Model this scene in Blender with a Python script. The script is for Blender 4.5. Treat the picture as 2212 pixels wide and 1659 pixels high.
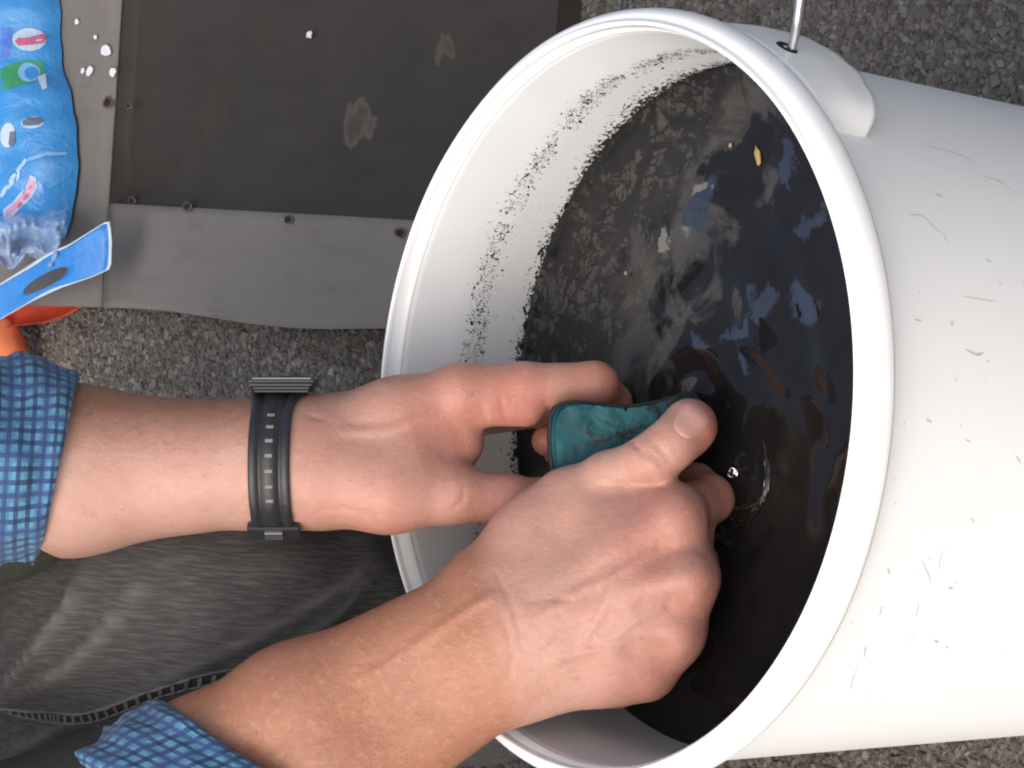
import bpy, bmesh, math, random
import numpy as np
from mathutils import Vector, Matrix, noise as mnoise
from mathutils.bvhtree import BVHTree

random.seed(7); rng = np.random.default_rng(7)
S = bpy.context.scene
for o in list(bpy.data.objects): bpy.data.objects.remove(o)

# ------------------------------------------------------------------ camera
E_, D_, F_PX, ROLL, CX, CY = 0.67815, 1.2, 6754.0, 0.0645, 1300.16, 857.05
RIM_Z = 0.37
Cn = np.array([0, 0, RIM_Z]); POS = Cn + D_*np.array([0, -math.cos(E_), math.sin(E_)])
Fw = (Cn-POS)/D_; R0 = np.array([0, -math.sin(E_), -math.cos(E_)]); U0 = np.array([1.0, 0, 0])
Rt = math.cos(ROLL)*R0 + math.sin(ROLL)*U0; Up = -math.sin(ROLL)*R0 + math.cos(ROLL)*U0
Fw = Fw - (CX-1106)/F_PX*Rt + (CY-829.5)/F_PX*Up; Fw /= np.linalg.norm(Fw)
Rt = Rt - Fw*(Rt@Fw); Rt /= np.linalg.norm(Rt); Up = np.cross(Rt, Fw)
cam = bpy.data.cameras.new('camera'); co = bpy.data.objects.new('camera', cam); S.collection.objects.link(co)
cam.sensor_width = 36; cam.lens = F_PX/2212*36; cam.clip_start = 0.05; cam.clip_end = 500
M = Matrix.Identity(4)
for i in range(3):
    M[i][0], M[i][1], M[i][2], M[i][3] = Rt[i], Up[i], -Fw[i], POS[i]
co.matrix_world = M; S.camera = co

# ------------------------------------------------------------------ sky, sun, exposure
SUN_EL, SUN_AZ = math.radians(52), math.radians(222)      # azimuth of the light source, from +Y clockwise
w = bpy.data.worlds.new('World'); S.world = w; w.use_nodes = True
nt = w.node_tree; bg = nt.nodes['Background']
sky = nt.nodes.new('ShaderNodeTexSky'); sky.sky_type = 'NISHITA'; sky.sun_disc = False
sky.sun_elevation = SUN_EL; sky.sun_rotation = SUN_AZ; sky.air_density = 1.0; sky.dust_density = 5.0; sky.ozone_density = 1.0
nt.links.new(sky.outputs[0], bg.inputs[0]); bg.inputs[1].default_value = 0.15
sl = bpy.data.lights.new('sun', 'SUN'); so = bpy.data.objects.new('sun', sl); S.collection.objects.link(so)
sl.energy = 1.9; sl.angle = math.radians(100); sl.color = (1, 0.93, 0.84)
sd = Vector((math.sin(SUN_AZ)*math.cos(SUN_EL), math.cos(SUN_AZ)*math.cos(SUN_EL), math.sin(SUN_EL)))
so.rotation_euler = sd.to_track_quat('Z', 'Y').to_euler()
S.view_settings.view_transform = 'Standard'; S.view_settings.look = 'None'
S.view_settings.exposure = 0.42; S.view_settings.gamma = 1.0; S.view_settings.use_curve_mapping = False
S.render.engine = 'CYCLES'; S.cycles.filter_width = 2.0

# ------------------------------------------------------------------ helpers
def ray(x, y): return Fw + (x-1106)/F_PX*Rt - (y-829.5)/F_PX*Up
def P(x, y, d):                      # a surveyed point: sight line and distance (mm past the rim centre)
    return POS + ray(x, y)*(D_+d/1000.0)
def PZ(x, y, z):
    r = ray(x, y); return POS + r*(z-POS[2])/r[2]
PX = 0.19e-3                          # metres per survey unit near the bucket

def link(o, parent=None):
    S.collection.objects.link(o)
    if parent is not None: o.parent = parent
    return o
def tag(o, label=None, cat=None, group=None, kind=None):
    if label: o['label'] = label
    if cat: o['category'] = cat
    if group: o['group'] = group
    if kind: o['kind'] = kind
    return o
def empty(name, loc=(0, 0, 0)):
    o = bpy.data.objects.new(name, None); o.location = loc; o.empty_display_size = 0.02
    return link(o)
def mesh_np(name, v, faces, mat, parent=None, smooth=True, uv=None):
    me = bpy.data.meshes.new(name); v = np.asarray(v, float)
    me.from_pydata(v.tolist(), [], [tuple(int(i) for i in f) for f in faces])
    me.update()
    if smooth: me.polygons.foreach_set('use_smooth', [True]*len(me.polygons))
    if uv is not None:
        l = me.uv_layers.new(name='UVMap'); idx = np.empty(len(me.loops), np.int32); me.loops.foreach_get('vertex_index', idx)
        l.data.foreach_set('uv', np.asarray(uv, np.float32)[idx].ravel())
    o = bpy.data.objects.new(name, me)
    if mat: me.materials.append(mat)
    link(o)
    if parent is not None:
        o.parent = parent; o.matrix_parent_inverse = Matrix.Translation(parent.location).inverted() if parent.type == 'EMPTY' else Matrix.Identity(4)
    return o
def quads_np(name, v, q, mat, parent=None, smooth=True):
    me = bpy.data.meshes.new(name); n = len(q)
    me.vertices.add(len(v)); me.vertices.foreach_set('co', np.asarray(v, np.float32).ravel())
    me.loops.add(4*n); me.loops.foreach_set('vertex_index', np.asarray(q, np.int32).ravel())
    me.polygons.add(n); me.polygons.foreach_set('loop_start', np.arange(n, dtype=np.int32)*4)
    me.polygons.foreach_set('use_smooth', np.full(n, smooth))
    me.update(calc_edges=True); me.validate()
    o = bpy.data.objects.new(name, me)
    if mat: me.materials.append(mat)
    link(o)
    if parent is not None:
        o.parent = parent; o.matrix_parent_inverse = Matrix.Translation(parent.location).inverted() if parent.type == 'EMPTY' else Matrix.Identity(4)
    return o
def grid_faces(nu, nv, wrap_u=False, off=0):
    f = []
    for j in range(nv-1):
        for i in range(nu if wrap_u else nu-1):
            a = j*nu+i; b = j*nu+(i+1) % nu
            f.append((off+a, off+b, off+b+nu, off+a+nu))
    return f
def nz(p, s=1.0): return mnoise.noise(Vector((p[0]*s, p[1]*s, p[2]*s)))

# ---- node helper
class NT:
    def __init__(s, name):
        s.m = bpy.data.materials.new(name); s.m.use_nodes = True; s.t = s.m.node_tree
        s.b = s.t.nodes['Principled BSDF']; s.out = s.t.nodes['Material Output']
    def n(s, kind, **kw):
        x = s.t.nodes.new('ShaderNode'+kind)
        for k, v in kw.items(): setattr(x, k, v)
        return x
    def put(s, sock, val):
        if hasattr(val, 'is_output'): s.t.links.new(val, sock)
        elif isinstance(val, (tuple, list)) and len(val) == 3 and sock.type == 'RGBA': sock.default_value = (*val, 1)
        else: sock.default_value = val
    def math(s, op, a, b=0.0, c=0.0, clamp=False):
        x = s.n('Math', operation=op, use_clamp=clamp); s.put(x.inputs[0], a); s.put(x.inputs[1], b); s.put(x.inputs[2], c); return x.outputs[0]
    def mix(s, f, a, b):
        x = s.n('Mix', data_type='RGBA'); s.put(x.inputs[0], f); s.put(x.inputs[6], a); s.put(x.inputs[7], b); return x.outputs[2]
    def ramp(s, f, a, b):               # smooth step
        x = s.n('MapRange', interpolation_type='SMOOTHSTEP'); s.put(x.inputs[0], f); x.inputs[1].default_value = a; x.inputs[2].default_value = b; return x.outputs[0]
    def obj(s): return s.n('TexCoord').outputs['Object']
    def uv(s): return s.n('TexCoord').outputs['UV']
    def mapv(s, v, scale=(1, 1, 1), rot=(0, 0, 0), loc=(0, 0, 0)):
        x = s.n('Mapping'); s.put(x.inputs[0], v); x.inputs[1].default_value = loc; x.inputs[2].default_value = rot; x.inputs[3].default_value = scale; return x.outputs[0]
    def noise(s, v, scale, detail=3, rough=0.5, dist=0.0):
        x = s.n('TexNoise'); s.put(x.inputs['Vector'], v); x.inputs['Scale'].default_value = scale; x.inputs['Detail'].default_value = detail
        x.inputs['Roughness'].default_value = rough; x.inputs['Distortion'].default_value = dist; return x.outputs[0]
    def vor(s, v, scale, feature='F1', out=0):
        x = s.n('TexVoronoi', feature=feature); s.put(x.inputs['Vector'], v); x.inputs['Scale'].default_value = scale; return x.outputs[out]
    def xyz(s, v):
        x = s.n('SeparateXYZ'); s.put(x.inputs[0], v); return x.outputs
    def attr(s, name): return s.n('Attribute', attribute_name=name).outputs
    def bump(s, h, strength, dist=0.001, prev=None):
        x = s.n('Bump'); s.put(x.inputs['Height'], h); x.inputs['Strength'].default_value = strength; x.inputs['Distance'].default_value = dist
        if prev is not None: s.put(x.inputs['Normal'], prev)
        return x.outputs[0]
    def set(s, col=None, rough=None, metal=None, normal=None, **kw):
        if col is not None: s.put(s.b.inputs['Base Color'], col)
        if rough is not None: s.put(s.b.inputs['Roughness'], rough)
        if metal is not None: s.put(s.b.inputs['Metallic'], metal)
        if normal is not None: s.put(s.b.inputs['Normal'], normal)
        for k, v in kw.items(): s.put(s.b.inputs[k.replace('_', ' ')], v)
        return s.m
def plain(name, col, rough=0.5, metal=0.0, var=0.15, scale=60, bump=0.2, **kw):
    t = NT(name); o = t.obj(); n = t.noise(o, scale, 4, .6)
    c2 = tuple(max(0, x*(1-2*var)) for x in col); c3 = tuple(min(1, x*(1+var)) for x in col)
    return t.set(t.mix(n, c2, c3), rough, metal, t.bump(t.noise(o, scale*6, 3), bump, .0006), **kw)

# ---- signed distance modelling (numpy) with surface nets
class SDF:
    def __init__(s, lo, hi, h):
        s.h = h; s.lo = np.array(lo, float); n = np.ceil((np.array(hi)-s.lo)/h).astype(int)+1
        s.f = np.full(n, 1.0, np.float32); s.ax = [s.lo[i]+h*np.arange(n[i]) for i in range(3)]
    def _box(s, lo, hi):
        sl = []
        for i in range(3):
            a = int(np.clip(math.floor((lo[i]-s.lo[i])/s.h), 0, s.f.shape[i]-1)); b = int(np.clip(math.ceil((hi[i]-s.lo[i])/s.h)+1, 0, s.f.shape[i]))
            if b <= a: return None
            sl.append(slice(a, b))
        return tuple(sl)
    def cone(s, a, b, ra, rb, k=0.006, cut=False, off=None):
        a = np.asarray(a, float); b = np.asarray(b, float); m = max(ra, rb)+2*k+3*s.h
        sl = s._box(np.minimum(a, b)-m, np.maximum(a, b)+m)
        if sl is None: return
        X, Y, Z = (s.ax[i][sl[i]] for i in range(3))
        X = X[:, None, None]-a[0]; Y = Y[None, :, None]-a[1]; Z = Z[None, None, :]-a[2]
        ba = b-a; L = max(ba@ba, 1e-12)
        t = np.clip((X*ba[0]+Y*ba[1]+Z*ba[2])/L, 0, 1)
        d = np.sqrt((X-t*ba[0])**2+(Y-t*ba[1])**2+(Z-t*ba[2])**2)-(ra+t*(rb-ra))
        f = s.f[sl]
        if cut:
            d = -d; hh = np.clip(.5-.5*(d-f)/-k if False else .5+.5*(d-f)/k, 0, 1); s.f[sl] = f+(d-f)*hh+k*hh*(1-hh)
        else:
            hh = np.clip(.5+.5*(f-d)/k, 0, 1); s.f[sl] = f+(d-f)*hh-k*hh*(1-hh)
    def chain(s, pts, rs, k=0.006):
        for i in range(len(pts)-1): s.cone(pts[i], pts[i+1], rs[i], rs[i+1], k)
    def mesh(s):
        f = s.f; n = np.array(f.shape)-1
        ins = f < 0
        c = [(i, j, k) for i in (0, 1) for j in (0, 1) for k in (0, 1)]
        def sub(a, o): return a[o[0]:o[0]+n[0], o[1]:o[1]+n[1], o[2]:o[2]+n[2]]
        cnt = np.zeros(n, np.int8)
        for o in c: cnt += sub(ins, o)
        act = (cnt > 0) & (cnt < 8); idx = np.argwhere(act); N = len(idx)
        ids = np.full(n, -1, np.int64); ids[act] = np.arange(N)
        acc = np.zeros((N, 3)); num = np.zeros(N)
        vals = {o: f[idx[:, 0]+o[0], idx[:, 1]+o[1], idx[:, 2]+o[2]] for o in c}
        for o in c:
            for axn in range(3):
                if o[axn]: continue
                p = list(o); p[axn] = 1; p = tuple(p)
                a, b = vals[o], vals[p]; m = (a < 0) != (b < 0)
                t = a[m]/(a[m]-b[m]); e = np.repeat(np.array([o], float), m.sum(), 0); e[:, axn] += t
                acc[m] += e; num[m] += 1
        v = s.lo + s.h*(idx+acc/num[:, None])
        Q = []
        for axn in range(3):
            o1, o2 = [(1, 2), (2, 0), (0, 1)][axn]
            sl0 = [slice(1, -1)]*3; sl0[axn] = slice(0, -1)
            sl1 = list(sl0); sl1[axn] = slice(1, None)
            A = ins[tuple(sl0)]; B = ins[tuple(sl1)]
            e = np.argwhere(A != B); flip = A[A != B]
            base = e.copy()
            for q in range(3):
                if q != axn: base[:, q] += 1
            def cell(d1, d2):
                g = base.copy(); g[:, o1] -= d1; g[:, o2] -= d2; return ids[g[:, 0], g[:, 1], g[:, 2]]
            q = np.stack([cell(1, 1), cell(0, 1), cell(0, 0), cell(1, 0)], 1)
            q[~flip] = q[~flip][:, ::-1]; Q.append(q)
        Q = np.concatenate(Q); Q = Q[(Q >= 0).all(1)]
        return v, Q
def bvh_of(o):
    me = o.data; return BVHTree.FromPolygons([v.co[:] for v in me.vertices], [p.vertices[:] for p in me.polygons])
def hit(bvh, x, y):
    r = Vector(ray(x, y)).normalized(); return bvh.ray_cast(Vector(POS), r)
def tube(name, pts, r, mat, parent=None, seg=10, closed_ends=True):
    pts = [np.asarray(p, float) for p in pts]; v = []; prev = None
    rs = r if isinstance(r, (list, tuple)) else [r]*len(pts)
    for i, p in enumerate(pts):
        t = pts[min(i+1, len(pts)-1)]-pts[max(i-1, 0)]; t /= np.linalg.norm(t)
        if prev is None:
            a = np.cross(t, [0, 0, 1.0]);
            if np.linalg.norm(a) < .1: a = np.cross(t, [0, 1.0, 0])
        else: a = prev-t*(prev@t)
        a /= np.linalg.norm(a); prev = a; b = np.cross(t, a)
        for k in range(seg):
            an = 2*math.pi*k/seg; v.append(p+rs[i]*(math.cos(an)*a+math.sin(an)*b))
    f = grid_faces(seg, len(pts), True)
    if closed_ends:
        f.append(tuple(range(seg))[::-1]); f.append(tuple(range(len(v)-seg, len(v))))
    return mesh_np(name, v, f, mat, parent)
def catmull(pts, n):
    pts = [np.asarray(p, float) for p in pts]; pts = [2*pts[0]-pts[1]]+pts+[2*pts[-1]-pts[-2]]; out = []
    for i in range(1, len(pts)-2):
        for k in range(n):
            t = k/n; a, b, c, d = pts[i-1:i+3]
            out.append(.5*((2*b)+(-a+c)*t+(2*a-5*b+4*c-d)*t*t+(-a+3*b-3*c+d)*t**3))
    out.append(pts[-2]); return out
def lathe(name, prof, mat, parent=None, seg=128, mod=None):
    v = []
    for r, z in prof:
        for k in range(seg):
            a = 2*math.pi*k/seg; v.append((r*math.cos(a), r*math.sin(a), z))
    if mod: v = [mod(p) for p in v]
    return mesh_np(name, v, grid_faces(seg, len(prof), True), mat, parent)
def box(name, c, ax, half, mat, parent=None, bevel=0.0, seg=2):
    bm = bmesh.new(); bmesh.ops.create_cube(bm, size=2)
    for v in bm.verts: v.co = Vector([v.co[i]*half[i] for i in range(3)])
    if bevel: bmesh.ops.bevel(bm, geom=bm.edges[:], offset=bevel, segments=seg, profile=.5, affect='EDGES')
    A = np.array(ax, float); c = np.asarray(c, float)
    for v in bm.verts: v.co = Vector(c+v.co.x*A[0]+v.co.y*A[1]+v.co.z*A[2])
    bmesh.ops.recalc_face_normals(bm, faces=bm.faces[:])
    me = bpy.data.meshes.new(name); bm.to_mesh(me); bm.free()
    o = bpy.data.objects.new(name, me); me.materials.append(mat); link(o)
    if parent is not None:
        o.parent = parent; o.matrix_parent_inverse = Matrix.Translation(parent.location).inverted() if parent.type == 'EMPTY' else Matrix.Identity(4)
    return o

# ------------------------------------------------------------------ materials
def m_asphalt():
    t = NT('asphalt_binder'); o = t.obj()
    c = t.vor(o, 230, out=1); g = t.n('RGBToBW'); t.put(g.inputs[0], c)
    base = t.mix(g.outputs[0], (.04, .036, .032), (.18, .165, .148))
    d = t.vor(o, 230); n = t.noise(o, 7, 4)
    col = t.mix(t.math('MULTIPLY', t.ramp(n, .35, .7), .4), base, (.085, .078, .07))
    return t.set(col, .85, 0, t.bump(t.math('SUBTRACT', 1, d), .8, .003))
def m_chips():
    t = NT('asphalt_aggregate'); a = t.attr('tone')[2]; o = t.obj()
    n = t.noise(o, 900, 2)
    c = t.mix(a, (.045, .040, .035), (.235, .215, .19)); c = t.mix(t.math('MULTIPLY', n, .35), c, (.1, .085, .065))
    return t.set(c, .72, 0, t.bump(n, .5, .0005))
def m_plastic():
    t = NT('white_bucket_plastic'); o = t.obj(); X, Y, Z = t.xyz(o)
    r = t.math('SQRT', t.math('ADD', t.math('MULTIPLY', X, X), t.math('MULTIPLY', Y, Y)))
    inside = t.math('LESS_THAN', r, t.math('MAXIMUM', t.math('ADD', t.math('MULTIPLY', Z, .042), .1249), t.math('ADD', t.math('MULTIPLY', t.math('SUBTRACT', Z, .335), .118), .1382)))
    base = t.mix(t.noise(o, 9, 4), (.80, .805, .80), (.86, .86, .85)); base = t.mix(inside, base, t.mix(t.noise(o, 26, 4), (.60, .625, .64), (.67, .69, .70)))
    # sooty specks: a tide line of them, a fringe at the water and a loose scatter
    wob = t.math('MULTIPLY', t.math('SUBTRACT', t.noise(o, 14, 3), .5), .022)
    zz = t.math('ADD', Z, wob)
    def band(c, hw): return t.math('SUBTRACT', 1, t.math('DIVIDE', t.math('ABSOLUTE', t.math('SUBTRACT', zz, c)), hw), clamp=True)
    sp = t.noise(t.mapv(o, (1, 1, .8)), 620, 3, .6, .6); big = t.noise(o, 32, 3)
    notleft = t.ramp(X, -.10, -.06)
    tide = t.math('MULTIPLY', t.math('MULTIPLY', band(.3335, .0085), notleft), t.math('ADD', .55, t.math('MULTIPLY', t.ramp(big, .38, .6), .45)))
    fringe = t.math('MULTIPLY', t.math('MULTIPLY', band(.306, .014), 1.15), notleft)
    dens = t.math('MAXIMUM', tide, fringe); dens = t.math('MAXIMUM', dens, t.math('MULTIPLY', t.ramp(t.noise(o, 24, 3), .42, .7), t.math('ADD', .10, t.math('MULTIPLY', band(.325, .03), .16))))
    thr = t.math('SUBTRACT', .74, t.math('MULTIPLY', dens, .23))
    spk = t.math('MULTIPLY', t.ramp(t.math('SUBTRACT', sp, thr), 0.0, .03), inside)
    # outside: scratches and scuffs
    scr = t.noise(t.mapv(o, (1, 1, 5), (0.4, 0, 0)), 60, 4, .7, 2.0)
    scuff = t.math('MULTIPLY', t.ramp(scr, .66, .72), t.math('SUBTRACT', 1, inside))
    dot = t.math('MULTIPLY', t.ramp(t.noise(o, 190, 2), .715, .75), t.math('SUBTRACT', 1, inside))
    below = t.math('MULTIPLY', t.math('MULTIPLY', t.ramp(zz, .336, .331), .22), inside)
    smear = t.math('MULTIPLY', t.math('MULTIPLY', t.ramp(t.noise(t.mapv(o, (1, 1, .6)), 90, 5, .7, .6), .48, .70), t.math('ADD', t.math('MULTIPLY', tide, .55), t.math('MULTIPLY', fringe, .4))), inside)
    grime = t.math('MAXIMUM', smear, t.math('MULTIPLY', t.math('MULTIPLY', t.ramp(t.noise(o, 18, 4), .45, .75), .18), inside))
    c = t.mix(t.math('MAXIMUM', grime, below), base, (.42, .42, .40)); c = t.mix(t.math('MULTIPLY', spk, t.math('SUBTRACT', 1, t.math('MULTIPLY', t.ramp(Z, .318, .326), .45))), c, (.03, .03, .032)); c = t.mix(t.math('MULTIPLY', t.math('MAXIMUM', scuff, dot), .35), c, (.3, .29, .28))
    return t.set(c, t.math('ADD', .36, t.math('MULTIPLY', spk, .3)), 0, t.bump(t.noise(o, 45, 3), .06, .002), Subsurface_Weight=.06, Subsurface_Radius=(.01, .01, .01), Subsurface_Scale=.3)
def m_water():
    t = NT('sooty_water'); o = t.obj(); X, Y, Z = t.xyz(o)
    n1 = t.noise(o, 16, 4, .55, .6); n2 = t.noise(o, 75, 5, .6, 1.2)
    # floating soot film, thickest along the far wall, wrinkled where it has been pushed together
    g = t.math('ADD', t.math('MULTIPLY', Y, 5.2), t.math('MULTIPLY', X, 1.6))
    film = t.ramp(t.math('ADD', g, t.math('MULTIPLY', t.math('SUBTRACT', t.noise(o, 22, 6, .65, 1.2), .5), 1.9)), .16, .34)
    a1 = t.noise(t.mapv(o, (1, .5, 1), (0, 0, .7)), 62, 5, .62, 1.6); a2 = t.noise(t.mapv(o, (.5, 1, 1), (0, 0, .2)), 105, 4, .6, 2.0)
    ridge = t.math('MINIMUM', t.math('ABSOLUTE', t.math('SUBTRACT', a1, .5)), t.math('MULTIPLY', t.math('ABSOLUTE', t.math('SUBTRACT', a2, .47)), 1.3))
    ink = t.ramp(ridge, .060, .020)
    zone = t.ramp(t.math('ADD', t.math('ADD', t.math('MULTIPLY', Y, 9), t.math('MULTIPLY', X, 6)), t.math('MULTIPLY', t.math('SUBTRACT', n1, .5), 1.6)), .75, 1.0)
    pale = t.mix(n2, (.029, .0284, .0275), (.050, .0485, .046))
    blot = t.ramp(t.noise(o, 46, 7, .72, 1.4), .46, .53)
    fcol = t.mix(t.math('MULTIPLY', zone, t.math('MAXIMUM', ink, t.math('MULTIPLY', blot, .95))), pale, (.005, .005, .005))
    deep = t.mix(t.noise(o, 22, 4, .6, 1.5), (.005, .005, .006), (.016, .014, .013))
    c = t.mix(film, deep, fcol)
    rough = t.math('ADD', .02, t.math('MULTIPLY', film, .26))
    # sky reflections put into the material: chosen patches mirror more than the water
    dn = t.n('TexNoise'); t.put(dn.inputs['Vector'], o); dn.inputs['Scale'].default_value = 60; dn.inputs['Detail'].default_value = 6; dn.inputs['Roughness'].default_value = .65
    sc = t.n('VectorMath', operation='MULTIPLY_ADD'); t.put(sc.inputs[0], dn.outputs['Color']); sc.inputs[1].default_value = (.036, .036, 0); sc.inputs[2].default_value = (-.018, -.018, 0)
    wv = t.n('VectorMath', operation='ADD'); t.put(wv.inputs[0], o); t.put(wv.inputs[1], sc.outputs[0]); glint = 0.0
    for (px, py, ra, rb, an) in GLINTS:
        q = PZ(px, py, .3062); mp = t.n('Mapping'); mp.vector_type = 'TEXTURE'; t.put(mp.inputs[0], wv.outputs[0]); mp.inputs[1].default_value = (q[0], q[1], .3062); mp.inputs[2].default_value = (0, 0, an); mp.inputs[3].default_value = (ra, rb, .05)
        ln = t.n('VectorMath', operation='LENGTH'); t.put(ln.inputs[0], mp.outputs[0]); k = t.ramp(ln.outputs['Value'], 1.0, .6); glint = t.math('MAXIMUM', glint, k)
    c = t.mix(t.math('MULTIPLY', glint, .85), c, (.008, .008, .009)); rough = t.math('MULTIPLY', rough, t.math('SUBTRACT', 1, t.math('MULTIPLY', glint, .8)))
    return t.set(c, rough, 0, t.bump(t.noise(o, 95, 3, .5, .5), .10, .001), IOR=t.math('ADD', 1.38, t.math('MULTIPLY', glint, .95)))
GLINTS = [(1505, 450, .013, .007, -.6), (1440, 515, .009, .004, -.5), (1705, 365, .012, .005, .3), (1648, 640, .008, .009, .2), (1730, 655, .010, .010, .3), (1590, 700, .014, .0035, -.5), (1520, 778, .008, .006, .2), (1610, 770, .009, .004, .8), (1745, 470, .004, .010, .1)]  # spots on the water where the put-in reflections sit
def m_skin():
    t = NT('skin'); o = t.obj(); a = t.attr('red')[2]; b = t.attr('tan')[2]
    n = t.noise(o, 42, 4, .6); f = t.noise(o, 160, 3, .6)
    base = t.mix(b, (.44, .262, .212), (.315, .140, .080))
    base = t.mix(t.math('MULTIPLY', t.ramp(n, .35, .7), .42), base, (.37, .170, .128))
    base = t.mix(t.math('MULTIPLY', a, .75), base, (.40, .125, .095))
    base = t.mix(t.math('MULTIPLY', t.ramp(f, .5, .8), .25), base, (.22, .105, .065))
    base = t.mix(t.math('MULTIPLY', t.ramp(t.noise(o, 330, 3, .6), .5, .75), .28), base, (.47, .31, .22))
    fr = t.ramp(t.noise(o, 260, 2, .5), .73, .77)
    base = t.mix(t.math('MULTIPLY', fr, .5), base, (.14, .065, .04))
    pore = t.vor(o, 620, 'DISTANCE_TO_EDGE'); wr = t.noise(t.mapv(o, (1, .45, .5)), 330, 4, .6, .8)
    nm = t.bump(t.noise(o, 125, 4, .6, .6), .22, .0012); nm = t.bump(wr, .34, .0008, nm); nm = t.bump(pore, .30, .0005, nm)
    return t.set(base, t.math('SUBTRACT', .66, t.math('MULTIPLY', t.noise(o, 130, 3, .6), .36)), 0, nm, Subsurface_Weight=.10, Subsurface_Radius=(.012, .004, .002), Subsurface_Scale=.2, Specular_IOR_Level=.38)
def m_plaid():
    t = NT('blue_plaid_cotton'); u, v, _ = t.xyz(t.uv())
    def st(x, per, duty, ph=0.0):
        q = t.math('FRACT', t.math('ADD', t.math('DIVIDE', x, per), ph)); return t.math('LESS_THAN', q, duty)
    A = st(u, .0056, .60); B = st(v, .0056, .60)
    A2 = st(u, .0168, .30, .2); B2 = st(v, .0168, .30, .55)
    navy, mid, lt = (.006, .016, .060), (.020, .056, .14), (.082, .25, .37)
    s2 = t.math('ADD', A, B)
    c = t.mix(t.math('GREATER_THAN', s2, .5), navy, mid); c = t.mix(t.math('GREATER_THAN', s2, 1.5), c, lt)
    c = t.mix(t.math('MULTIPLY', t.math('MAXIMUM', A2, B2), .45), c, (.03, .07, .2))
    n = t.noise(t.uv(), 900, 2)
    c = t.mix(t.math('MULTIPLY', n, .3), c, (.04, .09, .19))
    wv = t.n('TexWave', wave_type='BANDS'); t.put(wv.inputs[0], t.uv()); wv.inputs['Scale'].default_value = 500
    return t.set(c, .9, 0, t.bump(t.noise(t.uv(), 700, 2), .5, .0008), Sheen_Weight=.1)
def m_denim():
    t = NT('dark_grey_denim'); uv = t.uv()
    slub = t.noise(t.mapv(uv, (900, 75, 1)), 1, 3, .6); big = t.noise(t.mapv(uv, (8, 5, 1)), 1, 4); tw = t.noise(t.mapv(uv, (1500, 600, 1), (0, 0, .6)), 1, 2)
    c = t.mix(t.ramp(slub, .38, .70), (.030, .029, .030), (.080, .077, .075))
    c = t.mix(t.math('MULTIPLY', big, .5), c, (.052, .050, .050)); w = t.attr('wear')[2]
    c = t.mix(t.math('MULTIPLY', w, .6), c, (.15, .146, .14))
    return t.set(c, .92, 0, t.bump(t.math('ADD', slub, t.math('MULTIPLY', tw, .6)), .45, .0010))
def m_steel(name, a, b, rough, metal, rust=True):
    t = NT(name); o = t.obj(); n = t.noise(o, 9, 5, .6); f = t.noise(t.mapv(o, (1, .3, 1)), 70, 4, .65)
    c = t.mix(n, a, b); c = t.mix(t.math('MULTIPLY', t.ramp(f, .5, .75), .3), c, tuple(x*.55 for x in a))
    if rust:
        r = t.ramp(t.noise(o, 20, 5, .65), .64, .76); c = t.mix(t.math('MULTIPLY', r, .45), c, (.10, .052, .03))
        s = t.ramp(t.noise(o, 24, 4, .7, 1.0), .74, .78); c = t.mix(t.math('MULTIPLY', s, .45), c, (.22, .19, .15))
    return t.set(c, t.math('ADD', rough, t.math('MULTIPLY', f, .18)), metal, t.bump(t.noise(o, 300, 3), .12, .0006))
M = {}
M['asphalt'] = m_asphalt(); M['chips'] = m_chips(); M['plastic'] = m_plastic(); M['water'] = m_water(); M['skin'] = m_skin()
M['plaid'] = m_plaid(); M['denim'] = m_denim()
M['flange'] = m_steel('grey_sheet_steel', (.145, .128, .112), (.20, .178, .158), .7, .0)
def m_pan():
    t = NT('blackened_sheet_steel'); o = t.obj(); n = t.noise(o, 9, 5, .6); f = t.noise(t.mapv(o, (1, .3, 1)), 70, 4, .65)
    c = t.mix(n, (.040, .034, .028), (.060, .051, .042)); c = t.mix(t.math('MULTIPLY', t.ramp(f, .5, .75), .3), c, (.022, .021, .020))
    r = t.ramp(t.noise(o, 16, 5, .65), .58, .74); c = t.mix(t.math('MULTIPLY', r, .5), c, (.070, .042, .028))
    w = t.n('VectorMath', operation='ADD'); nn = t.n('TexNoise'); t.put(nn.inputs['Vector'], o); nn.inputs['Scale'].default_value = 60
    sc = t.n('VectorMath', operation='SCALE'); t.put(sc.inputs[0], nn.outputs['Color']); sc.inputs['Scale'].default_value = .034
    t.put(w.inputs[0], o); t.put(w.inputs[1], sc.outputs[0])
    for (px, py, rr, am) in ((775, 268, .017, .38), (962, 108, .011, .3), (470, 228, .022, .25)):     # dried splashes
        q = PZ(px, py, .019); ds = t.n('VectorMath', operation='DISTANCE'); t.put(ds.inputs[0], w.outputs[0]); ds.inputs[1].default_value = (q[0]+.017, q[1]+.017, q[2]+.017)
        edge = t.math('MULTIPLY', t.ramp(ds.outputs['Value'], rr, rr*.72), t.math('ADD', .35, t.math('MULTIPLY', t.ramp(ds.outputs['Value'], rr*.35, rr*.8), .65)))
        c = t.mix(t.math('MULTIPLY', edge, am), c, (.20, .165, .125) if am > .27 else (.085, .045, .03))
    return t.set(c, t.math('ADD', .5, t.math('MULTIPLY', f, .18)), .0, t.bump(t.noise(o, 300, 3), .12, .0006), Specular_IOR_Level=.12)
M['pan'] = m_pan()
M['rust'] = plain('rust', (.05, .018, .010), .9, 0, .3, 200, .5)
M['rustwash'] = plain('rust_wash', (.115, .075, .052), .8, 0, .25, 150, .3); M['hole'] = plain('rust_black_hole', (.012, .008, .007), .9)
M['wire'] = plain('galvanised_wire', (.55, .57, .60), .3, .9, .1)
M['flake'] = plain('white_paint_flake', (.80, .80, .78), .6)
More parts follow.
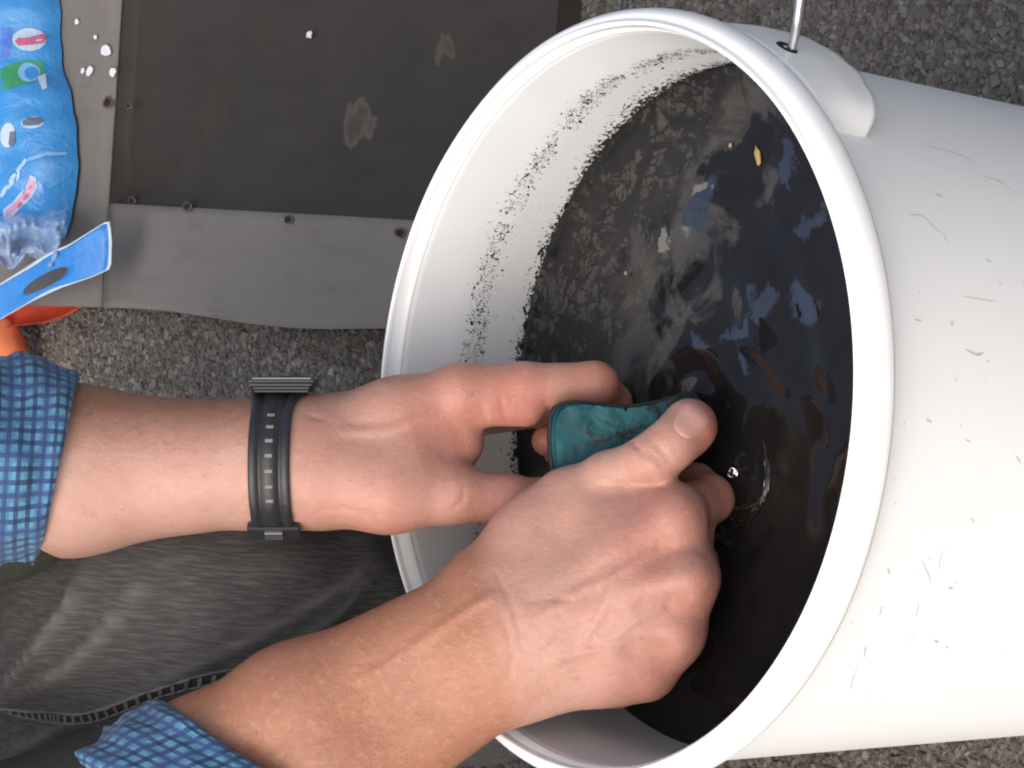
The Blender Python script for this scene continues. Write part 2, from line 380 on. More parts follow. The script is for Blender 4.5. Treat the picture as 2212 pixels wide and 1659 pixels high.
M['crumb'] = plain('pale_crumb', (.24, .22, .19), .8); M['leafbit'] = plain('yellow_leaf_bit', (.32, .23, .09), .7)
M['jacket'] = plain('olive_black_knit', (.026, .027, .020), .95, 0, .3, 160, .8)
M['rubber'] = plain('black_watch_resin', (.020, .021, .024), .42, 0, .25, 90, .25)
M['watchsteel'] = plain('brushed_steel', (.42, .43, .44), .35, .9)
M['cream'] = plain('pale_skin_gap', (.21, .18, .145), .7)
M['nail'] = plain('nail', (.47, .25, .21), .36, 0, .06, 200, .1, Subsurface_Weight=.1, Subsurface_Radius=(.01, .004, .003), Subsurface_Scale=.2)
M['hair'] = plain('brown_hair', (.045, .028, .018), .6, 0, .3, 200, .8)
M['shoe'] = plain('dark_leather', (.03, .025, .02), .5)
M['thread'] = plain('pale_stitching', (.12, .117, .113), .9, 0, .15, 400)
M['seamdark'] = plain('dark_seam', (.014, .013, .014), .95)
M['orange'] = plain('orange_plastic', (.72, .075, .012), .38, 0, .08, 40, .08)
M['orange2'] = plain('pale_orange_plastic', (.80, .22, .08), .35, 0, .08, 40, .08)
def m_bag(name, col, rough=.22):
    t = NT(name); o = t.obj(); n = t.noise(o, 22, 5, .6, .8)
    c = t.mix(n, tuple(x*.75 for x in col), tuple(min(1, x*1.25) for x in col))
    return t.set(c, rough, 0, t.bump(t.noise(o, 60, 4, .55, 1.2), .5, .004), Coat_Weight=.3, Coat_Roughness=.12)
M['bagblue'] = m_bag('blue_film', (.045, .27, .62)); M['baggreen'] = m_bag('green_film', (.05, .30, .12)); M['bagwhite'] = m_bag('white_print', (.46, .58, .72))
M['bagpink'] = m_bag('pink_print', (.55, .12, .22)); M['bagdark'] = m_bag('grey_print', (.10, .14, .20)); M['baglight'] = m_bag('pale_blue_film', (.20, .45, .75)); M['bagroyal'] = m_bag('royal_film', (.06, .17, .60))
M['bagpale'] = m_bag('pale_print', (.40, .58, .78)); M['bagrose'] = m_bag('rose_print', (.58, .33, .48)); M['flap'] = m_bag('bright_blue_film', (.035, .26, .72), .35); M['flapedge'] = m_bag('white_film_edge', (.65, .76, .85), .4)
def m_clear():
    t = NT('clear_film'); o = t.obj()
    return t.set(t.mix(t.noise(o, 45, 3, .5, 1.0), (.16, .36, .68), (.60, .72, .86)), .16, 0, t.bump(t.noise(o, 40, 3, .5, 1.0), .5, .004), Alpha=.82)
M['clear'] = m_clear()
def m_teal():
    t = NT('teal_pad'); o = t.obj(); n = t.noise(o, 75, 5, .6, .8); f = t.noise(o, 240, 4, .65)
    c = t.mix(t.ramp(n, .3, .7), (.004, .040, .052), (.012, .080, .090)); c = t.mix(t.math('MULTIPLY', t.ramp(f, .58, .68), .35), c, (.03, .075, .08))
    c = t.mix(t.ramp(t.noise(o, 110, 4, .6, .5), .55, .62), c, (.010, .016, .018))
    return t.set(c, .5, 0, t.bump(f, .25, .0012), Specular_IOR_Level=.18)
M['teal'] = m_teal(); M['tealrim'] = plain('soot_black_rim', (.009, .009, .010), .7, 0, .3, 120, .5)

# ------------------------------------------------------------------ ground
gv = []; N = 61
for j in range(N):
    for i in range(N):
        x = (i/(N-1)*2-1); y = (j/(N-1)*2-1)
        X = 200*x**5+1.5*x; Y = 200*y**5+1.5*y+.5; gv.append((X, Y, 0.0))
g = mesh_np('ground', gv, grid_faces(N, N), M['asphalt']); tag(g, kind='structure')
n = 190000
cx = rng.uniform(-.43, .43, n); cy = rng.uniform(-.20, 1.34, n)
unit = np.array([(-1,-1,-1),(1,-1,-1),(1,1,-1),(-1,1,-1),(-1,-1,1),(1,-1,1),(1,1,1),(-1,1,1)], float)*.5
sz = rng.lognormal(math.log(.0031), .38, n).clip(.0025, .014)
V = unit[None]*np.array([1, .78, .42]); V[:, 4:, :2] *= .72
V = V*(1+.35*rng.uniform(-1, 1, (n, 8, 3))); V = V*sz[:, None, None]
a = rng.uniform(0, 6.283, n); b_ = rng.normal(0, .35, n)
ca, sa = np.cos(a)[:, None], np.sin(a)[:, None]; cb, sb = np.cos(b_)[:, None], np.sin(b_)[:, None]
y2 = V[:, :, 1]*cb-V[:, :, 2]*sb; z2 = V[:, :, 1]*sb+V[:, :, 2]*cb
W = np.stack([V[:, :, 0]*ca-y2*sa+cx[:, None], V[:, :, 0]*sa+y2*ca+cy[:, None], z2+sz[:, None]*.06], -1)
qf = np.array([(4,5,6,7),(0,1,5,4),(1,2,6,5),(2,3,7,6),(3,0,4,7)])
Q = (qf[None]+8*np.arange(n)[:, None, None]).reshape(-1, 4)
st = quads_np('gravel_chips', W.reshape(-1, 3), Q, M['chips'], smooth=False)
tone = rng.beta(1.5, 2.6, n); tone[rng.random(n) < .012] = 1.6
dark_far = np.exp(-(((cx-.03)/.09)**2+((cy-.62)/.10)**2)); dark_near = np.exp(-((cx/.34)**2+((cy+.02)/.30)**2)); lump = np.array([nz((x, y, 0), 5) for x, y in zip(cx, cy)]); tone = tone*(1-.45*dark_far)*(1-.38*dark_near)*(1+.35*lump)  # chips darker in a patch beyond the bucket and broadly around it
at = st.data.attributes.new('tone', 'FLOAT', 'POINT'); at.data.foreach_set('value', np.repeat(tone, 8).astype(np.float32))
tag(st, 'grey stone chips bedded in the asphalt', 'gravel', kind='stuff')

# ------------------------------------------------------------------ metal tray
tray = empty('metal_tray', (.28, .8, 0)); tag(tray, 'flat steel tray with blackened sunken pan and rusty rivet holes', 'tray')
TX0, TX1, TY0, TY1 = .104, .60, .50, .985     # the sunken pan
FX0, FX1, FY0, FY1 = .040, .664, .497, 1.26
FZ = .030
def dents(x, y):
    s = 0
    for (a, b, r, h) in DENTS: s += h*math.exp(-((x-a)**2/(r*.5)**2+(y-b)**2/(r*1.6)**2))
    return s
DENTS = []
for (px, py, h) in ((578, 380, .0034), (700, 385, .003), (652, 385, -.0026), (845, 385, .0032), (780, 380, -.0026), (480, 350, -.0012), (300, 330, .0014)):
    q = PZ(px, py, .018); DENTS.append((q[0], q[1], .022, h))
def lean(y): return .0934+.0363*(y-.5)-TX0      # the pan's long edge is not quite square
NX, NY = 80, 150; v = []
for j in range(NY):
    for i in range(NX):
        x = TX0+(TX1-TX0)*i/(NX-1); y = TY0+(TY1-TY0)*j/(NY-1)
        e = min(x-TX0, TX1-x, y-TY0, TY1-y); k = min(1, min((x-TX0)/.016, (TX1-x)/.016, (y-TY0+.004)/.004, (TY1-y)/.0045)); k = k*k*(3-2*k)
        cor = math.exp(-(((x-TX0)/.03)**2+((y-TY1)/.05)**2))
        z = FZ-.011*k+.0022*nz((x, y, 0), 6)*k+dents(x, y)*k-.004*cor*k
        xx = x-.004*cor*(1-k); yy = y+.006*nz((x*3, y*3, 4))*(1-k)
        v.append((xx+lean(y)*(1-i/(NX-1)), yy, z))
mesh_np('pan', v, grid_faces(NX, NY), M['pan'], tray)
def flange(name, xs, ys, wav):
    nx, ny = 14, 40; v = []
    long_x = (xs[1]-xs[0]) > (ys[1]-ys[0])
    if long_x: nx, ny = 40, 14
    for j in range(ny):
        for i in range(nx):
            x = xs[0]+(xs[1]-xs[0])*i/(nx-1); y = ys[0]+(ys[1]-ys[0])*j/(ny-1)
            if xs == (FX0, TX0+.002): x += lean(y)*(x-FX0)/(TX0+.002-FX0)
            if xs[0] == FX0: x -= .009*(1-min(1, (x-FX0)/.062))*(math.exp(-((y-.72)/.14)**2)+.25*nz((y*6, 1, 1)))
            v.append((x, y, FZ+.0012+wav*nz((x*4, y*4, 2))))
    n0 = len(v); f = grid_faces(nx, ny)
    v += [(x, y, z-.0016) for x, y, z in v]; f += [(n0+d, n0+c, n0+b, n0+a) for a, b, c, d in grid_faces(nx, ny)]
    rim = [i for i in range(nx)]+[j*nx+nx-1 for j in range(1, ny)]+[(ny-1)*nx+i for i in range(nx-2, -1, -1)]+[j*nx for j in range(ny-2, 0, -1)]
    for a, b in zip(rim, rim[1:]+rim[:1]): f.append((b, a, a+n0, b+n0))
    return mesh_np(name, v, f, M['flange'], tray)
flange('flange', (FX0, TX0+.002), (FY0, TY1-.002), .0012)
flange('flange', (TX1-.002, FX1), (FY0, TY1-.002), .0012)
fl = flange('flange', (FX0, FX1), (TY1, FY1), .0035)
for xs, ys in (((FX0+.003, FX0+.006), (FY0+.01, FY1-.01)), ((FX1-.006, FX1-.003), (FY0+.01, FY1-.01)), ((FX0+.01, FX1-.01), (FY0+.004, FY0+.007)), ((FX0+.01, FX1-.01), (FY1-.007, FY1-.004))):
    hz_ = (FZ-.003)/2 if ys[1] > FY0+.02 else (FZ-.013)/2
    box('skirt', ((xs[0]+xs[1])/2, (ys[0]+ys[1])/2, hz_), np.eye(3), ((xs[1]-xs[0])/2, (ys[1]-ys[0])/2, hz_), M['flange'] if ys[1] > FY0+.02 else M['pan'], tray, .0008)
for (px, py, s) in ((408, 447, 1), (626, 475, 1), (868, 503, 1), (236, 222, 1.25), (268, 228, .7), (275, 432, .9)):
    q = PZ(px, py, FZ+.0012); zt = FZ+.0028 if px not in (268, 275) else FZ-.002
    for nm, r0, mt, dz in (('rust_stain', .0046*s, M['rustwash'], 0), ('rivet_hole', .0029*s, M['hole'], .0005)):
        v = []
        for rr in (1, .6, .05):
            for k in range(18):
                an = k*math.tau/18; j = 1+.35*nz((math.cos(an)*1.5, math.sin(an)*1.5, px*.1+dz*900)); v.append((q[0]+r0*rr*j*math.cos(an)*.72, q[1]+r0*rr*j*math.sin(an)*1.35, zt+dz-.0004*(rr > .9)))
        mesh_np(nm, v, grid_faces(18, 3, True), mt, tray)
for k, (px, py, L, Wd, an, z) in enumerate(((230, 110, .0125, .008, 1.4, FZ+.003), (244, 156, .008, .006, .6, FZ+.003), (195, 152, .009, .006, -.5, FZ+.003), (180, 153, .005, .004, 0, FZ+.003), (167, 47, .005, .004, .3, FZ+.003), (207, 80, .004, .003, 0, FZ+.003), (120, 30, .004, .0035, 0, FZ+.004), (669, 75, .0055, .005, .2, FZ-.0075))):
    q = PZ(px, py, z); v = []; m = 9
    for zz in (0, .0006):
        for i in range(m):
            a = i*math.tau/m; rr = 1+.55*nz((i*2.1, k*3.3, 0)); x = L*math.cos(a)*rr*.42; y = Wd*math.sin(a)*rr*.48
            v.append((q[0]+x*math.cos(an)-y*math.sin(an), q[1]+1.4*(x*math.sin(an)+y*math.cos(an)), z+zz+.0006*nz((i, k, 3))))
    f = [tuple(range(m))[::-1], tuple(range(m, 2*m))]+[(i, (i+1) % m, m+(i+1) % m, m+i) for i in range(m)]
    o = mesh_np('paint_flake', v, f, M['flake'], smooth=False)
    if k == 7: tag(o, 'lone white paint flake on the blackened pan', 'flake')
    elif k == 0: tag(o, 'largest white paint flake on the steel tray flange', 'flake')
    else: tag(o, ['', 'oval white paint flake at the very edge of the blackened pan', 'ragged white paint flake midway between bag and pan', 'round crumb of white paint touching the ragged flake', 'pale paint speck on the flange above the largest flake', 'faint paint speck just beside the largest flake', 'dim paint speck in the shadow of the blue bag'][k], 'flake', 'small paint flakes')

# ------------------------------------------------------------------ blue bag
bag = empty('snack_bag', tuple(PZ(20, 250, FZ+.005))); tag(bag, 'crumpled blue printed plastic bag with torn header lying on steel tray', 'bag')
# the pouch lies along world X; its right-hand edge (towards the bucket) is at y about 1.03
BX0, BX1, BYC, BW = .088, .46, 1.135, .105
def bag_edge(x):
    return float(np.interp(x, [.085, .10, .118, .141, .171, .191, .215, .259, .30, .46], [1.040, 1.030, 1.0270, 1.0275, 1.0325, 1.0440, 1.0583, 1.0689, 1.0764, 1.085]))-.004*nz((x*25, 1, 1))-.002*nz((x*70, 2, 1))
def bag_pt(x, s):                 # s in -1..1 across
    t = (x-BX0)/(BX1-BX0); hw = BYC-bag_edge(x)
    prof = max(0, 1-abs(s)**2.6)**.55; endp = min(1, t/.10)**.5 if t > 0 else 0
    z = FZ+.004+.058*prof*endp*(.9+.1*math.sin(9*x+2))
    z += .0095*nz((x*16, s*2.2, 0), 1)*prof+.0050*nz((x*40, s*5, 3), 1)*prof+.004*math.sin(60*x+6*s)*prof*max(0, .25-t)/.25
    return np.array((x, BYC+hw*s, z))
NU, NV = 120, 46; v = []
for i in range(NU):
    x = BX0+(BX1-BX0)*i/(NU-1)
    for j in range(NV): v.append(bag_pt(x, -1+2*j/(NV-1)))
nb = len(v); f = grid_faces(NV, NU); f = [q[::-1] for q in f]
v += [(p[0], p[1], FZ+.0035+min(.012, .2*(p[2]-FZ-.004))) for p in v]; f += [tuple(nb+k for k in q[::-1]) for q in f[:]]
rim = [j for j in range(NV)]+[i*NV+NV-1 for i in range(1, NU)]+[(NU-1)*NV+j for j in range(NV-2, -1, -1)]+[i*NV for i in range(NU-2, 0, -1)]
for a_, b2 in zip(rim, rim[1:]+rim[:1]): f.append((a_, b2, b2+nb, a_+nb))
pouch = mesh_np('pouch', v, f, M['bagblue'], bag); BB = bvh_of(pouch)
def decal(name, poly, mat, lift=.0003, n=10):
    """a print on the pouch: polygon given by survey points, draped on its surface"""
    c = np.mean(poly, 0); ring = []; m = len(poly)
    for a_, b2 in zip(poly, poly[1:]+poly[:1]):
        for k in range(3): ring.append(np.array(a_)*(1-k/3)+np.array(b2)*k/3)
    v = []; nr = 5
    for q in range(nr):
        s = 1-q/nr*.999
        for p in ring:
            pp = c+(p-c)*s; h = hit(BB, *pp)
            if h[0] is None: return None
            v.append(np.array(h[0])+np.array(h[1])*np.sign(h[1].dot(Vector(-Fw)))*lift)
    f = grid_faces(len(ring), nr, True)+[tuple(range((nr-1)*len(ring), nr*len(ring)))]
    return mesh_np(name, v, f, mat, bag)
def ell(cx_, cy_, a_, b2, an=0, n=14): return [(cx_+a_*math.cos(t*math.tau/n)*math.cos(an)-b2*math.sin(t*math.tau/n)*math.sin(an), cy_+a_*math.cos(t*math.tau/n)*math.sin(an)+b2*math.sin(t*math.tau/n)*math.cos(an)) for t in range(n)]
decal('print_band', [(2, 60), (25, 62), (27, 92), (16, 128), (2, 132)], M['bagroyal'])
decal('print_band', [(2, 150), (28, 136), (60, 130), (92, 132), (98, 150), (92, 172), (60, 182), (30, 188), (2, 200)], M['baggreen'])
decal('print_oval', ell(63, 86, 37, 25), M['bagwhite'], .0005)
decal('print_lettering', [(32, 90), (40, 82), (56, 79), (76, 77), (97, 73), (100, 86), (92, 94), (66, 98), (40, 99)], M['bagpink'], .0007)
for q in ((60, 80, 16, 2), (84, 88, 8, 2)): decal('print_lettering', ell(q[0], q[1], q[2], q[3], -.15, 8), M['bagpale'], .0010)
decal('print_oval', ell(63, 157, 24, 21), M['baglight'], .0006); decal('print_oval', ell(68, 159, 15, 14), M['bagblue'], .0009)
decal('print_swoosh', [(80, 168), (98, 160), (102, 190), (92, 196)], M['bagwhite'], .0008)
decal('print_oval', ell(17, 292, 16, 27, .1), M['bagwhite']); decal('print_swoosh', [(22, 285), (33, 283), (35, 305), (27, 318), (19, 312)], M['bagdark'], .0006)
decal('print_oval', ell(70, 265, 25, 13, -.1), M['bagwhite']); decal('print_swoosh', [(48, 262), (60, 254), (88, 254), (96, 262), (86, 270), (62, 272), (50, 271)], M['bagdark'], .0006)
decal('print_swoosh', [(55, 352), (62, 342), (100, 328), (145, 330), (143, 337), (102, 336)], M['baglight'], .001)
for (x, y, a_, b2, an) in ((10, 412, 5, 16, .5), (24, 398, 13, 4, -.95), (28, 385, 5, 13, .55), (40, 380, 4, 12, .2), (44, 362, 13, 4, -.9), (52, 352, 4, 11, .5)): decal('print_lettering', ell(x, y, a_, b2, an, 8), M['bagpale'], .0006)
decal('print_ribbon', [(8, 452), (28, 436), (58, 400), (66, 378), (78, 384), (80, 404), (70, 424), (46, 448), (20, 474), (8, 474)], M['bagwhite'], .0005)
decal('print_ribbon', [(12, 455), (32, 438), (60, 404), (68, 386), (76, 394), (74, 410), (62, 426), (42, 446), (16, 468)], M['bagrose'], .0008)
for q in ((44, 442, 4, 8), (58, 424, 5, 9), (67, 404, 3, 7)): decal('print_lettering', ell(q[0], q[1], q[2], q[3], .6, 8), M['bagpink'], .0011)
# crumpled clear film at the torn end and the blue hanging header
def sheet(name, fn, nu, nv, mat, th=.0005):
    v = [fn(i/(nu-1), j/(nv-1)) for j in range(nv) for i in range(nu)]
    return mesh_np(name, v, grid_faces(nu, nv), mat, bag)
def film(u, v_):
    px = -14+14*v_+u*(158-34*v_); py = 448+v_*(120+14*math.sin(9*u)); z = FZ+.012+.040*min(1, v_/.25)-.022*v_+.014*math.sin(6*u+3*v_)*.5+.016*nz((u*4, v_*4, 1))+.009*abs(nz((u*8, v_*7, 5)))
    return PZ(px, py, z)
sheet('clear_film', film, 40, 34, M['clear'])
out = [(-60, 655), (-20, 625), (35, 590), (100, 548), (150, 527), (200, 496), (236, 474), (241, 520), (239, 580), (200, 598), (130, 622), (70, 650), (0, 690), (-60, 725)]
def resample(poly, m):
    q = [np.array(p, float) for p in poly]; q.append(q[0]); L = np.cumsum([0]+[np.linalg.norm(b-a) for a, b in zip(q, q[1:])])
    o = []
    for k in range(m):
        t = L[-1]*k/m; i = np.searchsorted(L, t, 'right')-1; o.append(q[i]+(q[i+1]-q[i])*((t-L[i])/(L[i+1]-L[i])))
    return o
m = 56; A = resample(out, m); hc = np.array((98, 606)); ha = -.50
hol = []
for p in A:
    d = p-hc; an = math.atan2(d[1], d[0])-ha; r = 1/math.sqrt((math.cos(an)/55)**2+(math.sin(an)/14)**2); an += ha
    hol.append(hc+r*np.array((math.cos(an), math.sin(an))))
def flap_z(p): return FZ+.030+.014*math.sin(p[0]*.012+.6)-.00005*(p[1]-600)
def flap_mesh(name, rings, mat, lift):
    v = []
    for rg in rings: v += [PZ(p[0], p[1], flap_z(p)+lift) for p in rg]
    nr = len(rings); f = grid_faces(m, nr, True); k0 = len(v)
    v += [np.asarray(p)-np.array((0, 0, .0006)) for p in v]; f += [tuple(k0+i for i in q[::-1]) for q in f[:]]
    for rr in (0, nr-1):
        for i in range(m):
            a_, b2 = rr*m+i, rr*m+(i+1) % m; f.append((a_, b2, b2+k0, a_+k0) if rr else (b2, a_, a_+k0, b2+k0))
    return mesh_np(name, v, f, mat, bag)
inner = [hc+(p-hc)*(1-7/np.linalg.norm(p-hc)) for p in A]
flap_mesh('header_flap', [[a_*(1-k/5)+b2*k/5 for a_, b2 in zip(inner, hol)] for k in range(6)], M['flap'], 0)
flap_mesh('header_edge', [A, inner], M['flapedge'], .0002)

# ------------------------------------------------------------------ orange tool
tool = empty('orange_scoop', tuple(PZ(60, 680, .004))); tag(tool, 'bright orange plastic scoop with round handle behind the plaid sleeve', 'scoop')
ol = [(-40, 722), (10, 708), (40, 704), (95, 699), (140, 684), (172, 666), (194, 652), (165, 638), (140, 626), (90, 612), (20, 640), (-40, 668)]
m = len(ol); v = []
oc = np.mean(ol, 0)
for s, z in ((.0, .016), (.5, .016), (.85, .020), (1.0, .028), (1.0, .0265), (.85, .0185), (.5, .0140), (0, .0140)):
    for p in ol:
        q = oc+(np.array(p)-oc)*max(s, .02); v.append(PZ(q[0], q[1], z))
mesh_np('blade', v, grid_faces(m, 8, True), M['orange'], tool)
tube('handle', [PZ(22, 690, .018), PZ(12, 712, .020), PZ(25, 745, .022), PZ(32, 790, .022), PZ(40, 860, .022)], [.0095, .0105, .0115, .0118, .0100], M['orange2'], tool, 18)

# ------------------------------------------------------------------ bucket
bucket = empty('plastic_bucket', (0, 0, 0)); tag(bucket, 'scuffed white plastic bucket with wire handle holding sooty water', 'bucket')
RB, TP = .1413, .042
ro = lambda z: RB-TP*(.355-z)
prof = [(.02, .004), (.11, .004), (ro(0)-.006, .001), (ro(0)-.001, .004)]+[(ro(z), z) for z in np.linspace(.012, .3592, 24)]
ri = lambda z: ro(z)-.0031 if z < .335 else ro(.335)-.0031+(z-.335)*.118
inn = [(ri(z), z) for z in np.linspace(.3715, .012, 40)]+[(.11, .0095), (.02, .0095)]
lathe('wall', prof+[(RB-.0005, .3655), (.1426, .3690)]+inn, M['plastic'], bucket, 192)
rimp = [(RB-.0006, .3600), (.1475, .3594), (.1494, .3597), (.1501, .3612), (.1501, .3640), (.1496, .3668), (.1486, .3690), (.1472, .3705), (.1460, .3710), (.1450, .3709), (.1446, .3716), (.1443, .3730), (.1436, .3738), (.1428, .3735), (.1423, .3722), (.14245, .3690)]
lathe('rim', rimp, M['plastic'], bucket, 192, lambda p: (p[0], p[1], p[2]+.0003*nz((p[0]*18, p[1]*18, 0))))
lathe('ring', [(ro(.3545)-.0003, .3600), (ro(.35)+.0030, .3592), (ro(.35)+.0036, .3570), (ro(.35)+.0030, .3556), (ro(.3545)-.0003, .3545)], M['plastic'], bucket, 160)
TH0 = -.49
def ear(sgn):
    # a webbed bracket standing off the wall, closed underneath by sloping cheeks
    v = []; nu, nvv = 33, 15
    for j in range(nvv):
        for i in range(nu):
            s = -1+2*i/(nu-1); t = j/(nvv-1)
            th = TH0+.02+s*.30; top = .3575; low = .319+.010*abs(s)**2.4-.004*s+.0045*nz((s*5, 1, sgn))
            z = top+(low-top)*t
            stand = (.0066+.0022*min(1, t/.6))*max(0, 1-abs(s)**9)**.9
            r = ro(z)+.0008+stand; v.append((sgn*r*math.cos(th), sgn*r*math.sin(th), z))
    k0 = len(v)
    for (x, y, z) in v[:k0]:
        r = math.hypot(x, y); r2 = max(r-.0024, ro(z)-.001); v.append((x*r2/r, y*r2/r, z))
    f = grid_faces(nu, nvv); f2 = [tuple(k0+i for i in q[::-1]) for q in f]
    rim = [i for i in range(nu)]+[j*nu+nu-1 for j in range(1, nvv)]+[(nvv-1)*nu+i for i in range(nu-2, -1, -1)]+[j*nu for j in range(nvv-2, 0, -1)]
    f3 = [(b, a, a+k0, b+k0) for a, b in zip(rim, rim[1:]+rim[:1])]
    return mesh_np('ear', v, f+f2+f3, M['plastic'], bucket)
e1 = ear(1); e2 = ear(-1)
# the wire: out of a hole in each ear, then hanging down round the near side
HZ = .346; pts = []; tc, ts = math.cos(TH0+.03), math.sin(TH0+.03)
def rot(p): return (p[0]*tc-p[1]*ts, p[0]*ts+p[1]*tc, p[2])
pts = [(.131, -.067, .345), (.138, -.070, .346), (.146, -.0735, .348), (.155, -.076, .350), (.167, -.073, .350), (.175, -.05, .346), (.178, -.01, .341), (.175, .03, .335), (.167, .056, .325), (.154, .079, .308), (.138, .10, .285), (.12, .12, .26), (.09, .145, .23), (.05, .162, .20), (0, .168, .185),
       (-.05, .160, .19), (-.09, .142, .215), (-.113, .116, .25), (-.128, .102, .285), (-.138, .090, .315), (-.145, .082, .332), (-.146, .078, .342), (-.140, .073, .346), (-.131, .067, .346)]
tube('wire_handle', catmull(pts, 5), .00185, M['wire'], bucket, 12)
for sg in (1, -1):
    v = []
    for rr, dx in ((.0046, .0003), (.0038, .0011), (.0022, .0005), (.0004, .0003)):
        for k in range(16): a = k*math.tau/16; v.append(rot((sg*(ro(HZ)+.0080+dx), rr*1.2*math.cos(a), HZ+rr*.8*math.sin(a))))
    mesh_np('wire_hole', v, grid_faces(16, 4, True), M['hole'], bucket)

# ------------------------------------------------------------------ water
WZ = .3062; nr, na = 150, 300; RW = ro(WZ)-.0030
fp = PZ(1555, 1095, WZ); bp = PZ(1500, 860, WZ); hp = PZ(1530, 1250, WZ)
def wave(x, y):
    qd = max(0, min(1, (.06-y)/.08)); z = (.00025+.0009*qd)*nz((x, y, .3), 26)+(.0001+.00045*qd)*nz((x, y, 2.3), 62)
    for (c, a, wl, dk, ph) in ((fp, .0008, .016, .03, .6), (bp, .0013, .026, .06, 1.2), (hp, .0004, .015, .05, 0)):
        d = math.hypot(x-c[0], y-c[1]); z += a*math.sin(d/wl*math.tau+ph+3.0*nz((x, y, c[0]), 22))*math.exp(-d/dk)
    return z
v = [(0, 0, WZ+wave(0, 0))]
for i in range(1, nr+1):
    r = RW*i/nr
    for k in range(na):
        a = math.tau*k/na; x, y = r*math.cos(a), r*math.sin(a); e = max(0, (r-RW+.004)/.004)
        v.append((x, y, WZ+wave(x, y)*(1-e)+.0009*e*e))
f = [(0, 1+k, 1+(k+1) % na) for k in range(na)]+grid_faces(na, nr, True, 1)
wt = mesh_np('water', v, f, M['water']); tag(wt, kind='structure')
# loose soot clinging round the waterline on the wall
v = []; f = []
for k in range(5200):
    a = rng.uniform(-.35, 2.25); tide = rng.random() < .72
    z = .3325+rng.normal(0, .0030)+.003*nz((math.cos(a)*4, math.sin(a)*4, 1)) if tide else WZ+abs(rng.normal(0, .0022))+.0004
    if not tide and z > WZ+.003 and nz((math.cos(a)*12, math.sin(a)*12, 8)) < 0: continue
    if tide and nz((math.cos(a)*11, math.sin(a)*11, 5+z*60)) < -.22: continue
    s = rng.lognormal(math.log(.00017 if tide else .00030), .5); r = ri(z)
    c = np.array((r*math.cos(a), r*math.sin(a), z)); tn = np.array((-math.sin(a), math.cos(a), 0)); up = np.array((0, 0, 1.)); nn = -np.array((math.cos(a), math.sin(a), 0))
    ang = rng.uniform(0, 6.28); t1 = tn*math.cos(ang)+up*math.sin(ang); t2 = -tn*math.sin(ang)+up*math.cos(ang); b0 = len(v); st_ = rng.uniform(1, 2.2)
    for (p, q) in ((1, 0), (.3, .8), (-.7, .6), (-1, -.2), (-.2, -.9), (.6, -.6)): v.append(c+t1*s*p*st_*rng.uniform(.7, 1.2)+t2*s*q*rng.uniform(.7, 1.2)+nn*.0002)
    v.append(c+nn*s*.5); f += [(b0+i, b0+(i+1) % 6, b0+6) for i in range(6)]
M['soot'] = plain('soot', (.014, .014, .015), .6)
so_ = mesh_np('soot_specks', v, f, M['soot'], bucket); so_['kind'] = 'stuff'
# bits afloat
def afloat(px, py, L, Wd, an, mat, label):
    q = PZ(px, py, WZ+.001); m = 10; v = []
    for zz, sc in ((-.0006, .9), (.0002, 1.0), (.0006, .7)):
        for i in range(m):
            a = i*math.tau/m; rr = sc*(1+.6*nz((i*1.7, px*.1, 2))); x = L*.5*math.cos(a)*rr; y = Wd*.5*math.sin(a)*rr
            v.append((q[0]+x*math.cos(an)-y*math.sin(an), q[1]+x*math.sin(an)+y*math.cos(an), q[2]+zz))
    f = grid_faces(m, 3, True)+[tuple(range(m))[::-1], tuple(range(2*m, 3*m))]
    tag(mesh_np('floating_bit', v, f, mat), label, 'debris')
afloat(1637, 337, .0085, .0030, .35, M['leafbit'], 'tan leaf scrap floating on sooty water by the near rim')
afloat(1578, 314, .0022, .0014, 0, M['crumb'], 'small pale crumb floating beside the tan leaf scrap')
afloat(1352, 590, .0018, .0013, 0, M['crumb'], 'tiny white crumb floating amid the wrinkled soot film')

# ------------------------------------------------------------------ person
def H(u, v_, d): return P(u, v_, d)
def R(u): return u*PX
lo = np.min([P(x, y, d) for x in (-120, 1650) for y in (720, 2050) for d in (-35, 150)], 0)
def hand_grid(us, vs, ds, h):
    c = np.array([P(x, y, d) for x in us for y in vs for d in ds]); return SDF(c.min(0)-.004, c.max(0)+.004, h)
# ---- right hand (back of the hand seen), closed on the block, thumb on top
G = hand_grid((-150, 1640), (850, 2020), (-28, 110), .0013)
K = .007
def ch(g, pts, k=K): g.chain([H(*p[:3]) for p in pts], [R(p[3]) for p in pts], k)
ch(G, [(1020, 1335, 20, 104), (640, 1545, 26, 132), (440, 1660, 34, 135), (300, 1740, 42, 115), (-140, 1985, 54, 115)], .016)
ch(G, [(1085, 1450, 22, 100), (720, 1680, 26, 134), (520, 1790, 34, 138), (380, 1870, 42, 115), (-90, 2090, 54, 115)], .016)
ch(G, [(1050, 1395, 18, 118), (1170, 1370, 18, 92)], .014)
ch(G, [(1075, 1262, 24, 96), (1160, 1160, 24, 80), (1228, 1080, 24, 64)], .013)      # first metacarpal
ch(G, [(1130, 1290, 15, 78), (1455, 1118, 6, 60)], .016)
ch(G, [(1135, 1345, 12, 80), (1486, 1248, -1, 58)], .016)
ch(G, [(1140, 1405, 14, 80), (1457, 1366, 5, 57)], .016)
ch(G, [(1140, 1455, 18, 76), (1394, 1452, 16, 54)], .016)
ch(G, [(1260, 1110, 17, 58), (1440, 1098, 12, 50)], .010)
for a_, b2 in (((1452, 1130, 10), (1478, 1240, 6)), ((1476, 1256, 6), (1450, 1356, 10)), ((1446, 1374, 12), (1394, 1444, 20))): ch(G, [(*a_, 52), (*b2, 50)], .010)
